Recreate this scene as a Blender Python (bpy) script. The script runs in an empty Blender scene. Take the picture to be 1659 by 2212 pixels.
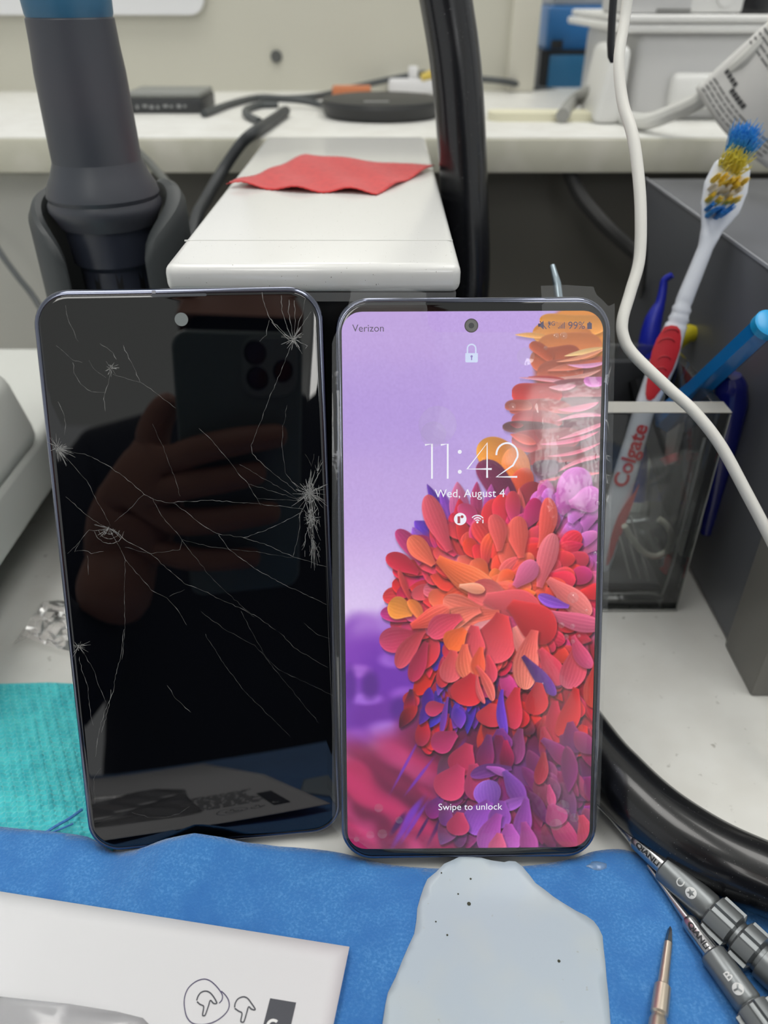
import bpy, bmesh, math, random
import numpy as np
from mathutils import Vector, Matrix
from mathutils.geometry import delaunay_2d_cdt

# ------------------------------------------------------------------ camera, world, light, exposure
SC = bpy.context.scene
COL = SC.collection
MM = 0.001
FPX, CU, CV, PITCH, HCAM = 1671.0, 829.5, 1106.0, math.radians(34.0), 214.0   # measured from the photograph
cam = bpy.data.cameras.new('camera'); camo = bpy.data.objects.new('camera', cam); COL.objects.link(camo)
camo.location = (0, 0, HCAM*MM); camo.rotation_euler = (math.pi/2 - PITCH, 0, 0)
cam.sensor_fit = 'VERTICAL'; cam.sensor_height = 36; cam.lens = 36*FPX/2212
cam.clip_start = 0.004; cam.clip_end = 20
cam.dof.use_dof = True; cam.dof.focus_distance = 0.217; cam.dof.aperture_fstop = 11.0
SC.camera = camo
SC.view_settings.view_transform = 'Standard'; SC.view_settings.look = 'None'
SC.view_settings.gamma = 1; SC.view_settings.exposure = 0.0; SC.view_settings.use_curve_mapping = False
WORLD_STRENGTH = 0.64
PANEL_STRENGTH = 5.3
GLARE_WINDOW, GLARE_STRENGTH = (830, 1180, 1260, 1745), 5.0  # added source of the film glare: its extents and strength
w = bpy.data.worlds.new('world'); SC.world = w; w.use_nodes = True
bg = w.node_tree.nodes['Background']; bg.inputs[0].default_value = (0.98, 1.0, 1.0, 1); bg.inputs[1].default_value = WORLD_STRENGTH

# ------------------------------------------------------------------ measuring helpers (mm, desk at z=0, camera at z=HCAM)
def ray(u, v):
    x = (u-CU)/FPX; yc = (CV-v)/FPX; s, c = math.sin(PITCH), math.cos(PITCH)
    return Vector((x, c + yc*s, -s + yc*c))
def at(u, v, y=None, z=None, x=None):
    d = ray(u, v)
    if y is not None: t = y/d.y
    elif z is not None: t = (z-HCAM)/d.z
    else: t = x/d.x
    return Vector((d.x*t, d.y*t, HCAM + d.z*t))
def lin(c):
    c = np.asarray(c, float)/255.0
    return np.where(c <= .04045, c/12.92, ((c+.055)/1.055)**2.4)

# ------------------------------------------------------------------ materials
MATS = {}
def mat(name, rgb, rough=.5, metal=0., spec=.5, coat=0., bump=None, vary=None, sheen=0., emit=None, ior=1.5, alpha=None, trans=0., sss=0.):
    if name in MATS: return MATS[name]
    m = bpy.data.materials.new(name); m.use_nodes = True; nt = m.node_tree; b = nt.nodes['Principled BSDF']
    c = (*lin(rgb), 1)
    b.inputs['Base Color'].default_value = c; b.inputs['Roughness'].default_value = rough; b.inputs['Metallic'].default_value = metal
    b.inputs['Specular IOR Level'].default_value = spec; b.inputs['IOR'].default_value = ior; b.inputs['Coat Weight'].default_value = coat
    b.inputs['Coat Roughness'].default_value = .08; b.inputs['Sheen Weight'].default_value = sheen
    b.inputs['Transmission Weight'].default_value = trans
    if alpha is not None: b.inputs['Alpha'].default_value = alpha
    if emit: b.inputs['Emission Color'].default_value = (*lin(emit[0]), 1); b.inputs['Emission Strength'].default_value = emit[1]
    tc = nt.nodes.new('ShaderNodeTexCoord')
    if bump:                                   # (scale per metre, strength, distance mm, detail)
        n = nt.nodes.new('ShaderNodeTexNoise'); n.inputs['Scale'].default_value = bump[0]; n.inputs['Detail'].default_value = bump[3]
        bp = nt.nodes.new('ShaderNodeBump'); bp.inputs['Strength'].default_value = bump[1]; bp.inputs['Distance'].default_value = bump[2]*MM
        nt.links.new(tc.outputs['Object'], n.inputs['Vector']); nt.links.new(n.outputs['Fac'], bp.inputs['Height']); nt.links.new(bp.outputs[0], b.inputs['Normal'])
    if vary:                                   # list of (scale, rgb2, lo, hi, detail)
        prev = None
        for sc_, rgb2, lo, hi, det in vary:
            n = nt.nodes.new('ShaderNodeTexNoise'); n.inputs['Scale'].default_value = sc_; n.inputs['Detail'].default_value = det
            mr = nt.nodes.new('ShaderNodeMapRange'); mr.inputs[1].default_value = lo; mr.inputs[2].default_value = hi
            mx = nt.nodes.new('ShaderNodeMix'); mx.data_type = 'RGBA'
            nt.links.new(tc.outputs['Object'], n.inputs['Vector']); nt.links.new(n.outputs['Fac'], mr.inputs[0]); nt.links.new(mr.outputs[0], mx.inputs[0])
            if prev is None: mx.inputs[6].default_value = c
            else: nt.links.new(prev, mx.inputs[6])
            mx.inputs[7].default_value = (*lin(rgb2), 1); prev = mx.outputs[2]
        nt.links.new(prev, b.inputs['Base Color'])
    MATS[name] = m; return m
def clear_mat(name, tint=(255,255,255), haze=.06, hazecol=(235,238,240), rough=.03, ior=1.5, bump=None, keep=1.0):
    """thin clear plastic: straight-through transparency, a little milky haze and a Fresnel reflection"""
    if name in MATS: return MATS[name]
    m = bpy.data.materials.new(name); m.use_nodes = True; nt = m.node_tree; nt.nodes.clear()
    out = nt.nodes.new('ShaderNodeOutputMaterial'); tr = nt.nodes.new('ShaderNodeBsdfTransparent'); tr.inputs[0].default_value = (*(lin(tint)*keep), 1)
    df = nt.nodes.new('ShaderNodeBsdfDiffuse'); df.inputs[0].default_value = (*lin(hazecol), 1)
    gl = nt.nodes.new('ShaderNodeBsdfGlossy'); gl.inputs['Roughness'].default_value = rough; gl.inputs[0].default_value = (1,1,1,1)
    fr = nt.nodes.new('ShaderNodeFresnel'); fr.inputs[0].default_value = ior
    m1 = nt.nodes.new('ShaderNodeMixShader'); m1.inputs[0].default_value = haze
    m2 = nt.nodes.new('ShaderNodeMixShader')
    nt.links.new(tr.outputs[0], m1.inputs[1]); nt.links.new(df.outputs[0], m1.inputs[2])
    nt.links.new(fr.outputs[0], m2.inputs[0]); nt.links.new(m1.outputs[0], m2.inputs[1]); nt.links.new(gl.outputs[0], m2.inputs[2])
    nt.links.new(m2.outputs[0], out.inputs[0])
    if bump:
        tc = nt.nodes.new('ShaderNodeTexCoord'); n = nt.nodes.new('ShaderNodeTexNoise'); n.inputs['Scale'].default_value = bump[0]; n.inputs['Detail'].default_value = bump[3]
        bp = nt.nodes.new('ShaderNodeBump'); bp.inputs['Strength'].default_value = bump[1]; bp.inputs['Distance'].default_value = bump[2]*MM
        nt.links.new(tc.outputs['Object'], n.inputs['Vector']); nt.links.new(n.outputs['Fac'], bp.inputs['Height'])
        nt.links.new(bp.outputs[0], gl.inputs['Normal']); nt.links.new(bp.outputs[0], fr.inputs['Normal'])
    MATS[name] = m; return m

# ------------------------------------------------------------------ mesh builder (all coordinates in mm)
class MB:
    def __init__(s): s.v = []; s.f = []
    def add(s, v, f):
        o = len(s.v); s.v += [Vector(p) for p in v]; s.f += [tuple(i+o for i in q) for q in f]; return s
    def box(s, a, b, r=0, seg=2, M=None):
        a, b = Vector(a), Vector(b); bm = bmesh.new(); bmesh.ops.create_cube(bm, size=1)
        for q in bm.verts: q.co = Vector(((a[i]+b[i])/2 + q.co[i]*(b[i]-a[i]) for i in range(3)))
        if r: bmesh.ops.bevel(bm, geom=bm.edges[:], offset=r, segments=seg, profile=.5, affect='EDGES')
        bm.verts.index_update(); v = [(M @ q.co if M else q.co.copy()) for q in bm.verts]; f = [[x.index for x in p.verts] for p in bm.faces]; bm.free()
        return s.add(v, f)
    def tube(s, pts, r, n=16, cap=True, smooth=0, flat=None, up=None):
        pts = [Vector(p) for p in pts]; rr = list(r) if hasattr(r, '__len__') else [r]*len(pts)
        if smooth: pts, rr = spline(pts, rr, smooth)
        T = [(pts[min(i+1, len(pts)-1)]-pts[max(i-1, 0)]).normalized() for i in range(len(pts))]
        u = up.copy() if up is not None else (Vector((0,0,1)) if abs(T[0].z) < .9 else Vector((0,1,0)))
        v = []; f = []
        for i, p in enumerate(pts):
            a = u - T[i]*u.dot(T[i]); a.normalize(); u = a; b = T[i].cross(a)
            for k in range(n):
                t = 2*math.pi*k/n; v.append(p + a*math.cos(t)*rr[i]*(flat or 1) + b*math.sin(t)*rr[i])
        for i in range(len(pts)-1):
            for k in range(n): f.append((i*n+k, i*n+(k+1)%n, (i+1)*n+(k+1)%n, (i+1)*n+k))
        if cap: f.append(tuple(range(n))[::-1]); f.append(tuple((len(pts)-1)*n+k for k in range(n)))
        return s.add(v, f)
    def lathe(s, prof, M=None, n=48, a0=0, a1=360):
        """profile [(r, h)] about local Z"""
        full = abs(a1-a0-360) < 1e-6; cnt = n if full else n+1; v = []; f = []
        for r, h in prof:
            for k in range(cnt):
                t = math.radians(a0+(a1-a0)*k/n); p = Vector((r*math.cos(t), r*math.sin(t), h)); v.append(M @ p if M else p)
        for i in range(len(prof)-1):
            for k in range(n):
                k2 = (k+1) % cnt; f.append((i*cnt+k, i*cnt+k2, (i+1)*cnt+k2, (i+1)*cnt+k))
        if full:
            if prof[0][0] > 1e-6: f.append(tuple(range(cnt))[::-1])
            if prof[-1][0] > 1e-6: f.append(tuple((len(prof)-1)*cnt+k for k in range(cnt)))
        return s.add(v, f)
    def loops(s, rings, cap0=True, cap1=True):
        n = len(rings[0]); v = [p for r in rings for p in r]; f = []
        for i in range(len(rings)-1):
            for k in range(n): f.append((i*n+k, i*n+(k+1)%n, (i+1)*n+(k+1)%n, (i+1)*n+k))
        if cap0: f.append(tuple(range(n))[::-1])
        if cap1: f.append(tuple((len(rings)-1)*n+k for k in range(n)))
        return s.add(v, f)
    def prism(s, outline, z0, z1, M=None):
        r = []
        for z in (z0, z1): r.append([(M @ Vector((p[0], p[1], z)) if M else Vector((p[0], p[1], z))) for p in outline])
        return s.loops(r)
    def ribbon(s, pts, wd, M=None, z=0, close=False):
        """flat stroke in a local plane"""
        p = [Vector((q[0], q[1])) for q in pts]
        if close: p = p + [p[0]]
        ws = list(wd) if hasattr(wd, '__len__') else [wd]*len(p)
        v = []
        for i in range(len(p)):
            if close and i in (0, len(p)-1): t = (p[1]-p[0]).normalized() + (p[-1]-p[-2]).normalized()
            else: t = p[min(i+1, len(p)-1)]-p[max(i-1, 0)]
            if t.length < 1e-9: t = Vector((1, 0))
            t.normalize(); n = Vector((-t.y, t.x))*ws[i]/2
            for q in (p[i]+n, p[i]-n):
                q3 = Vector((q.x, q.y, z)); v.append(M @ q3 if M else q3)
        f = [(2*i, 2*i+1, 2*i+3, 2*i+2) for i in range(len(p)-1)]
        return s.add(v, f)
    def xf(s, M): s.v = [M @ p for p in s.v]; return s
def spline(pts, rr, k):
    P = [pts[0]*2-pts[1]] + list(pts) + [pts[-1]*2-pts[-2]]; R = [rr[0]] + list(rr) + [rr[-1]]; o = []; q = []
    for i in range(1, len(P)-2):
        for j in range(k):
            t = j/k; a, b, c, d = P[i-1], P[i], P[i+1], P[i+2]
            o.append(.5*((2*b)+(c-a)*t+(2*a-5*b+4*c-d)*t*t+(3*b-a-3*c+d)*t**3)); q.append(R[i]*(1-t)+R[i+1]*t)
    o.append(pts[-1]); q.append(rr[-1]); return o, q
def frame(o, x, y, z=None):
    x, y = Vector(x).normalized(), Vector(y)
    if z is None: y = (y-x*y.dot(x)).normalized(); z = x.cross(y)
    return Matrix(((x[0], y[0], z[0], o[0]), (x[1], y[1], z[1], o[1]), (x[2], y[2], z[2], o[2]), (0,0,0,1)))
def axis_frame(o, z, xhint=(1,0,0)):
    z = Vector(z).normalized(); x = Vector(xhint); x = (x-z*x.dot(z)).normalized(); y = z.cross(x)
    return Matrix(((x[0], y[0], z[0], o[0]), (x[1], y[1], z[1], o[1]), (x[2], y[2], z[2], o[2]), (0,0,0,1)))
def rrect(w, h, r, n=8, cx=0, cy=0):
    o = []
    for sx, sy, a in ((1,1,0), (-1,1,90), (-1,-1,180), (1,-1,270)):
        for k in range(n+1):
            t = math.radians(a+90*k/n); o.append((cx+sx*(w/2-r)+r*math.cos(t), cy+sy*(h/2-r)+r*math.sin(t)))
    return o
def sheet(outline, step, zf, jit=.0, seed=1):
    """a triangulated sheet bounded by an outline in a plane, height from zf(x, y)"""
    rnd = random.Random(seed); pts = [Vector(p) for p in outline]; n = len(pts)
    ed = [(i, (i+1) % n) for i in range(n)]
    xs = [p.x for p in pts]; ys = [p.y for p in pts]
    P = np.array([(p.x, p.y) for p in pts]); Q = np.roll(P, -1, 0)
    gx, gy = np.meshgrid(np.arange(min(xs)+step/2, max(xs), step), np.arange(min(ys)+step/2, max(ys), step)); g = np.stack([gx.ravel(), gy.ravel()], 1)
    if jit: g = g + np.array([[rnd.uniform(-jit, jit), rnd.uniform(-jit, jit)] for _ in range(len(g))])*step
    ins = np.zeros(len(g), bool); dm = np.full(len(g), 1e9)
    for a, b in zip(P, Q):
        c = ((a[1] > g[:,1]) != (b[1] > g[:,1])) & (g[:,0] < (b[0]-a[0])*(g[:,1]-a[1])/((b[1]-a[1]) or 1e-12)+a[0]); ins ^= c
        d = b-a; t = np.clip(((g-a)@d)/max(d@d, 1e-12), 0, 1); dm = np.minimum(dm, np.linalg.norm(g-(a+t[:,None]*d), axis=1))
    pts += [Vector(q) for q in g[ins & (dm > step*.35)]]
    vo, _, fo, _, _, _ = delaunay_2d_cdt(pts, ed, [], 1, 1e-6)
    m = MB(); m.v = [Vector((p.x, p.y, zf(p.x, p.y))) for p in vo]; m.f = [tuple(f) for f in fo]
    return m
WM = {}
def make_obj(name, mb, m, parent=None, smooth=True, sharp=35, solid=None, local=False, origin=None):
    """links one mesh object; vertices given in world mm, or in the parent's own frame when local"""
    v = mb.v
    if parent is not None:
        if not local: inv = WM[parent].inverted(); v = [inv @ p for p in v]
    else:
        if origin is None:
            xs = np.array([tuple(p) for p in v]); lo, hi = xs.min(0), xs.max(0); origin = Vector(((lo[0]+hi[0])/2, (lo[1]+hi[1])/2, lo[2]))
        v = [p-origin for p in v]
    me = bpy.data.meshes.new(name); me.from_pydata([tuple(p*MM) for p in v], [], mb.f); me.update()
    bm = bmesh.new(); bm.from_mesh(me); bmesh.ops.recalc_face_normals(bm, faces=bm.faces); bm.to_mesh(me); bm.free()
    if smooth:
        me.polygons.foreach_set('use_smooth', [True]*len(me.polygons)); me.set_sharp_from_angle(angle=math.radians(sharp))
    if m: me.materials.append(m)
    o = bpy.data.objects.new(name, me); COL.objects.link(o)
    if parent is not None: o.parent = parent; WM[o] = WM[parent]
    else: o.location = origin*MM; WM[o] = Matrix.Translation(origin)
    if solid:
        s = o.modifiers.new('thickness', 'SOLIDIFY'); s.thickness = solid*MM; s.offset = -1
    return o
def thing(name, label, cat, loc=(0,0,0), group=None, M=None):
    o = bpy.data.objects.new(name, None); COL.objects.link(o); o.empty_display_size = .01
    M = M or Matrix.Translation(Vector(loc)); WM[o] = M
    L = M.copy(); L.translation = L.translation*MM; o.matrix_world = L
    tag(o, label, cat, group); return o
def tag(o, label, cat=None, group=None, kind=None):
    o['label'] = label
    if cat: o['category'] = cat
    if group: o['group'] = group
    if kind: o['kind'] = kind
    return o
def struct(name, mb, m, **k):
    o = make_obj(name, mb, m, **k); o['kind'] = 'structure'; return o
def text_geo(s, size, align='LEFT', bold=0, italic=0, spacing=1.0):
    c = bpy.data.curves.new('lettering', 'FONT'); c.body = s; c.size = size; c.align_x = align; c.align_y = 'BOTTOM_BASELINE' if False else 'CENTER'
    c.offset = bold; c.shear = italic; c.space_character = spacing; c.resolution_u = 4
    o = bpy.data.objects.new('lettering', c); COL.objects.link(o); bpy.context.view_layer.update()
    me = o.evaluated_get(bpy.context.evaluated_depsgraph_get()).to_mesh()
    v = [q.co.copy() for q in me.vertices]; f = [tuple(p.vertices) for p in me.polygons]
    bpy.data.objects.remove(o); bpy.data.curves.remove(c); return v, f
def text_mb(s, w_target, M, align='CENTER', z=0, bold=0, h_target=None, italic=0, spacing=1.0):
    """lettering fitted to a width (mm) in frame M, centred at its origin"""
    v, f = text_geo(s, 10, bold=bold, italic=italic, spacing=spacing); a = np.array([tuple(p) for p in v]); lo, hi = a.min(0), a.max(0)
    k = w_target/(hi[0]-lo[0]); ky = (h_target/(hi[1]-lo[1])) if h_target else k
    cx = {'CENTER': (lo[0]+hi[0])/2, 'LEFT': lo[0]}[align]; cy = (lo[1]+hi[1])/2
    mb = MB(); mb.add([M @ Vector(((p.x-cx)*k, (p.y-cy)*ky, z)) for p in v], f); return mb
def merge(*ms):
    o = MB()
    for m in ms: o.add(m.v, m.f)
    return o

# ------------------------------------------------------------------ the two phones' planes (solved from their outlines)
def rodr(r):
    th = math.sqrt(sum(a*a for a in r)); k = [a/th for a in r]; return Matrix.Rotation(th, 4, Vector(k))
RC = Matrix(((1,0,0,0), (0,math.sin(PITCH),-math.cos(PITCH),0), (0,math.cos(PITCH),math.sin(PITCH),0), (0,0,0,1)))
def phone_matrix(r, t):
    M = RC @ (Matrix.Translation(Vector(t)) @ rodr(r)); return Matrix.Translation(Vector((0,0,HCAM))) @ M
ML = phone_matrix((.1888, .1100, .0355), (-51.2371, -20.2695, -215.6017))
MR = phone_matrix((.1181, .0073, .0061), (24.3362, -21.8002, -215.8747))
def onphone(M, u, v):
    """photo pixel -> (x, y) on the phone's front face in mm"""
    o = Vector((0,0,HCAM)); d = ray(u, v); inv = M.inverted(); oo = inv @ o; dd = inv.to_3x3() @ d; t = -oo.z/dd.z; p = oo+dd*t
    return (p.x, p.y)
LP = lambda u, v: onphone(ML, u, v)
RP = lambda u, v: onphone(MR, u, v)
#MARK_SETTING
# ------------------------------------------------------------------ the room's lamps, plus two unseen ones added for highlights
white_lam = mat('white_laminate', (222,222,218), .32, bump=(900,.06,.1,2), vary=[(260,(150,148,140),.68,.77,3),(60,(214,213,208),.35,.7,2)])
wall_m = mat('cream_wall', (200,198,185), .6, bump=(300,.05,.2,2))
edge_m = mat('shelf_edge', (202,200,184), .5, vary=[(40,(214,211,198),.45,.65,2)])
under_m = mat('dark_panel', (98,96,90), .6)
frame_m = mat('lamp_frame', (230,230,230), .4)
glow_m = mat('lamp_diffuser', (255,255,255), .5, emit=((255,253,248), PANEL_STRENGTH))
def ceiling_lamp(cx, cy, label):
    t = thing('ceiling_light', label, 'light', (cx, cy, 1750), 'ceiling panel lights')
    f = MB()
    for a, b in (((-310,-610,0),(310,-585,30)), ((-310,585,0),(310,610,30)), ((-310,-585,0),(-285,585,30)), ((285,-585,0),(310,585,30))): f.box(Vector(a)+Vector((cx,cy,1750)), Vector(b)+Vector((cx,cy,1750)))
    make_obj('lamp_frame', f, frame_m, t)
    make_obj('diffuser', MB().box((cx-285,cy-585,1760), (cx+285,cy+585,1775)), glow_m, t)
ceiling_lamp(-450, 300, 'bright rectangular ceiling panel light over the left side of the bench')
ceiling_lamp(650, 200, 'bright rectangular ceiling panel light over the right side of the bench')
ceiling_lamp(-60, 2150, 'unseen rectangular ceiling panel light added beyond the wall for the phone frame highlight')  # added for the bright line along the phone frames' top edges
ceiling_lamp(1000, -3230, 'unseen rectangular ceiling panel light added far behind to extend the film glare')  # added to carry the film glare higher up the screen
ceiling_lamp(-500, -1700, 'bright rectangular ceiling panel light behind the photographer')
struct('ceiling', MB().box((-2600,-4000,1775), (2600,3000,1800)), mat('ceiling_white', (225,225,220), .8))
# ------------------------------------------------------------------ bench, shelf, wall
BT = 470.0
struct('floor', MB().box((-1300,-140,-30), (1300,1200,0), r=3), white_lam)          # the bench top everything stands on
ztop = HCAM - 65.0
struct('trim_1', MB().box((-1300,452,ztop-17.5), (1300,1000,ztop-.6), r=1), edge_m)
struct('trim_2', MB().box((-1300,453,ztop-.6), (1300,1000,ztop), r=.2), white_lam)
struct('wall_back', MB().box((-1300,680,ztop), (112,705,440)), wall_m)  # unseen top kept low so the added lamp beyond reaches the phones
struct('trim_3', MB().box((94,672,ztop), (115,706,440), r=2), mat('wall_trim', (214,211,198), .5))
struct('wall_far', MB().box((108,950,-30), (1300,975,440)), mat('far_wall', (176,174,166), .7))
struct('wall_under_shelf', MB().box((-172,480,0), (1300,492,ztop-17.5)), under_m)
struct('wall_left', MB().box((-1300,472,3), (-176,490,ztop-21), r=1), mat('cabinet_white', (196,196,190), .5))

# screw hole in the wall
o = make_obj('screw_hole', MB().lathe([(0,0),(4.3,0),(4.3,1.2),(2.6,1.6),(0,.6)], axis_frame(at(597,122,y=679.5), (0,-1,0)), 20), mat('hole_grey', (90,92,90), .7))
tag(o, 'small round dark screw hole in the cream wall above the shelf', 'hole')
# white panel on the wall, top left
a = at(445, 32, y=675); pl = MB().prism(rrect(460, 200, 11, 8, cx=a.x-230, cy=100), 0, 5, Matrix(((1,0,0,0),(0,0,1,672),(0,1,0,a.z),(0,0,0,1))))
o = make_obj('wall_panel', pl, mat('white_panel', (228,229,231), .35)); tag(o, 'white rounded plastic panel mounted on the wall at top left', 'panel')

# ------------------------------------------------------------------ things on the shelf
# network box
t = thing('network_switch', 'grey and black electronics box with a marked front on the shelf', 'electronics', at(362,238,z=ztop))
p0, p1 = at(268,246,z=ztop), at(452,236,z=ztop)
yb = p0.y
make_obj('body', MB().box((p0.x,yb,ztop), (p1.x,yb+46,ztop+8.5), r=1), mat('box_black', (52,54,56), .5), t)
make_obj('top_cover', MB().box((p0.x+.5,yb+1,ztop+8.5), (p1.x-.5,yb+45,ztop+11.5), r=1.2), mat('box_grey', (128,130,126), .45), t)
mk = MB(); F = frame((0, yb-.15, 0), (1,0,0), (0,0,1))
rnd = random.Random(4)
for k in range(9):
    x = p0.x+4+k*4.3; mk.box((x,yb-.2,ztop+3+rnd.uniform(-.4,.8)), (x+rnd.uniform(1.4,3.2),yb+.1,ztop+4.6+rnd.uniform(0,.8)))
make_obj('front_markings', mk, mat('mark_grey', (150,152,152), .5), t)
# round black pad
c = at(826,262,z=ztop); c.y += 26
t = thing('charging_pad', 'round flat black charging pad lying on the shelf', 'charger', (c.x,c.y,ztop))
make_obj('body', MB().lathe([(34,ztop),(36,ztop+1),(38,ztop+7),(37,ztop+9.5),(33,ztop+10.2),(0,ztop+10.2)], Matrix.Translation(Vector((c.x,c.y,0))), 64), mat('pad_black', (44,45,46), .45), t)
make_obj('label_strip', MB().box((c.x-11,c.y-25.5,ztop+10.1), (c.x+4,c.y-23,ztop+10.5)), mat('pad_silver', (175,176,176), .4), t)
a = at(762,219,z=ztop+2); o = make_obj('orange_box', MB().box((a.x-15,a.y+20,ztop), (a.x+12,a.y+32,ztop+9), r=.8), mat('orange_card', (196,120,80), .6)); tag(o, 'small orange box partly hidden behind the round charging pad', 'box')
a = at(885,203,z=ztop); o = make_obj('white_adapter', merge(MB().box((a.x-16,a.y,ztop), (a.x+30,a.y+22,ztop+10), r=2), MB().box((a.x-1,a.y+2,ztop+10), (a.x+6,a.y+9,ztop+18), r=1)), mat('adapter_white', (222,222,224), .4)); tag(o, 'small white power adapter behind the round charging pad', 'adapter')
a = at(925,160,y=664); o = make_obj('cable_tip', MB().tube([a+Vector((-5,0,-3)), a+Vector((6,0,1))], 3.2, 12), mat('tip_yellow', (200,176,80), .5)); tag(o, 'small yellow plug on the black cable against the wall', 'plug')
# cables on the shelf
cab = mat('cable_grey', (70,74,76), .5); cab2 = mat('cable_dark', (52,55,58), .5)
def cable(name, label, pts, r, m, n=10, cat='cable', k=6):
    o = make_obj(name, MB().tube(pts, r, n, smooth=k), m); tag(o, label, cat, None); return o
S = lambda u, v, dz=2.2: at(u, v, z=ztop+dz)
cable('black_cable', 'long dark cable running along the shelf up to the wall', [S(440,246), S(500,224), S(560,211), S(620,213), S(690,207)] + [at(760,190,y=664), at(850,170,y=668), at(920,158,y=668)], 2.2, cab)
cable('black_cable', 'dark cable running from the cable crossing to the round charging pad', [S(560,212,5), S(640,216,5), S(690,226,3), S(722,236,5)], 2.0, cab)
cable('black_cable', 'dark cable sagging along the wall towards the blue boxes', [at(1030,170,y=666), at(1090,176,y=666), at(1165,192,y=690), at(1240,205,y=700)], 2.2, cab)
cable('looped_cable', 'dark grey cable looping on the shelf and hanging over its edge beside the white box', [S(617,240,3), S(585,262,3), S(550,285,3), at(520,312,y=446), at(480,370,y=440), at(445,430,y=420), at(425,470,y=400), at(405,560,y=380)], 3.0, cab2)
cable('cable_loop', 'short curled end of dark cable on the shelf', [S(560,262,2), S(535,250,2), S(532,238,2), S(560,228,2), S(600,226,2)], 2.2, cab)
cable('grey_cable', 'thin grey cable hanging under the shelf edge behind the black holder', [at(288,318,y=447), at(330,360,y=440), at(375,415,y=425), at(400,470,y=410)], 2.2, mat('cable_pale', (96,98,94), .5))
cable('black_cable', 'thin dark cable hanging in front of the white cabinet panel at left', [at(-320,250,y=446), at(-150,370,y=444), at(-40,480,y=440), at(0,545,y=430), at(40,600,y=415), at(75,645,y=400), at(130,740,y=380)], 1.6, cab)
cable('thick_cable', 'thick dark cable hanging under the shelf', [at(1225,360,y=462), at(1255,425,y=455), at(1310,490,y=445), at(1365,540,y=440), at(1420,590,y=430)], 4.0, mat('cable_charcoal', (48,48,48), .6))  # plain even dark grey

# blue boxes
t = thing('blue_box', 'upper bright blue box stacked behind the shelf end', 'box', at(1250,105,y=715))
a, b = at(1176,112,y=715), at(1345,12,y=715)
make_obj('body', MB().box((a.x,715,a.z), (b.x,775,b.z), r=3), mat('blue_upper', (40,108,170), .35), t)
make_obj('lid', MB().box((a.x+4,720,b.z), (b.x,775,b.z+13), r=2), mat('box_lid_grey', (160,165,170), .4), t)
t = thing('blue_box', 'lower blue box with pale letters and a black side under the bright blue one', 'box', at(1250,210,y=710))
a, b = at(1168,208,y=708), at(1350,118,y=708)
make_obj('body', MB().box((a.x+4,708,a.z), (b.x,785,b.z), r=2), mat('blue_lower', (36,104,148), .4), t)
make_obj('side_strip', merge(MB().box((a.x-3,709,a.z), (a.x+4,785,b.z)), MB().box((a.x+4,707,a.z+33), (a.x+13,708.5,a.z+39)), MB().box((a.x-3,709,b.z), (b.x-30,785,b.z+3))), mat('side_black', (22,26,30), .5), t)
c = at(1296,153,y=707.6); make_obj('lettering', text_mb('NEH', 27, frame(c, (1,0,0), (0,0,1))), mat('letter_pale', (150,190,210), .5), t)

# white equipment at top right
wp = mat('white_plastic', (206,206,206), .4); wp2 = mat('white_plastic_bright', (226,226,224), .35)
t = thing('white_machine', 'large white plastic machine with a wide rim and moulded feet on the shelf', 'machine', at(1500,270,z=ztop))
y0 = 520
a, b = at(1340,262,y=y0), at(1345,72,y=y0-6)
make_obj('body', MB().box((a.x+4,y0,ztop), (a.x+260,y0+140,b.z), r=5, seg=4), wp, t)
make_obj('rim', merge(MB().box((b.x-1,y0-6,b.z), (b.x+270,y0+150,b.z+4.6), r=1.8, seg=4), MB().box((b.x+1.5,y0-7,b.z+5), (b.x+270,y0+150,b.z+9), r=1.6, seg=4)), wp2, t)
q = at(1300,200,y=500)
ft = MB().loops([[Vector((q.x-4+sx*0, yy, ztop+hh)) for yy, hh in ((496,0),(548,0),(548,62),(506,62))] for sx in (0,)] + [[Vector((q.x+16, yy, ztop+hh)) for yy, hh in ((496,0),(548,0),(548,62),(506,62))]])
ft = MB().box((q.x-2,500,ztop), (q.x+14,548,at(1318,100,y=500).z), r=4, seg=3)
for v in ft.v:
    k = (v.z-ztop)/60
    if v.x < q.x+6: v.x += 8*k
make_obj('foot', ft, wp2, t)
a = at(1455,158,y=y0-6)
make_obj('front_panel', MB().box((a.x,y0-7,ztop+6), (a.x+95,y0+2,a.z), r=4, seg=3), wp2, t)
ztt = b.z+9
a = at(1355,2,y=y0); b2 = at(1502,2,y=y0)
make_obj('white_block', MB().box((a.x,y0,ztt), (b2.x,y0+60,ztt+60), r=2), wp, t)
a = at(1420,39,y=y0-.5); make_obj('slot', MB().box((a.x-1,y0-.6,ztt+.6), (a.x+18,y0+.4,ztt+2.6)), mat('slot_grey', (130,130,128), .5), t)
a = at(1545,20,y=y0+4)
make_obj('socket_block', merge(MB().box((a.x-18,y0,ztt), (a.x+16,y0+40,ztt+15), r=3), MB().lathe([(0,0),(4.5,0),(4.5,1),(0,1)], axis_frame((a.x+3,y0-.4,ztt+8),(0,-1,0)), 20)), wp2, t)
a = at(1630,22,y=y0+2); t2 = thing('black_dial', 'black ribbed knob on the white machine at the top right corner', 'dial', (a.x,a.y,ztt))
make_obj('knob_body', MB().lathe([(15,0),(16,3),(15.5,30),(14,34),(0,34)], Matrix.Translation(Vector((a.x,a.y+12,ztt))), 40), mat('knob_black', (24,25,28), .3), t2)
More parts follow.
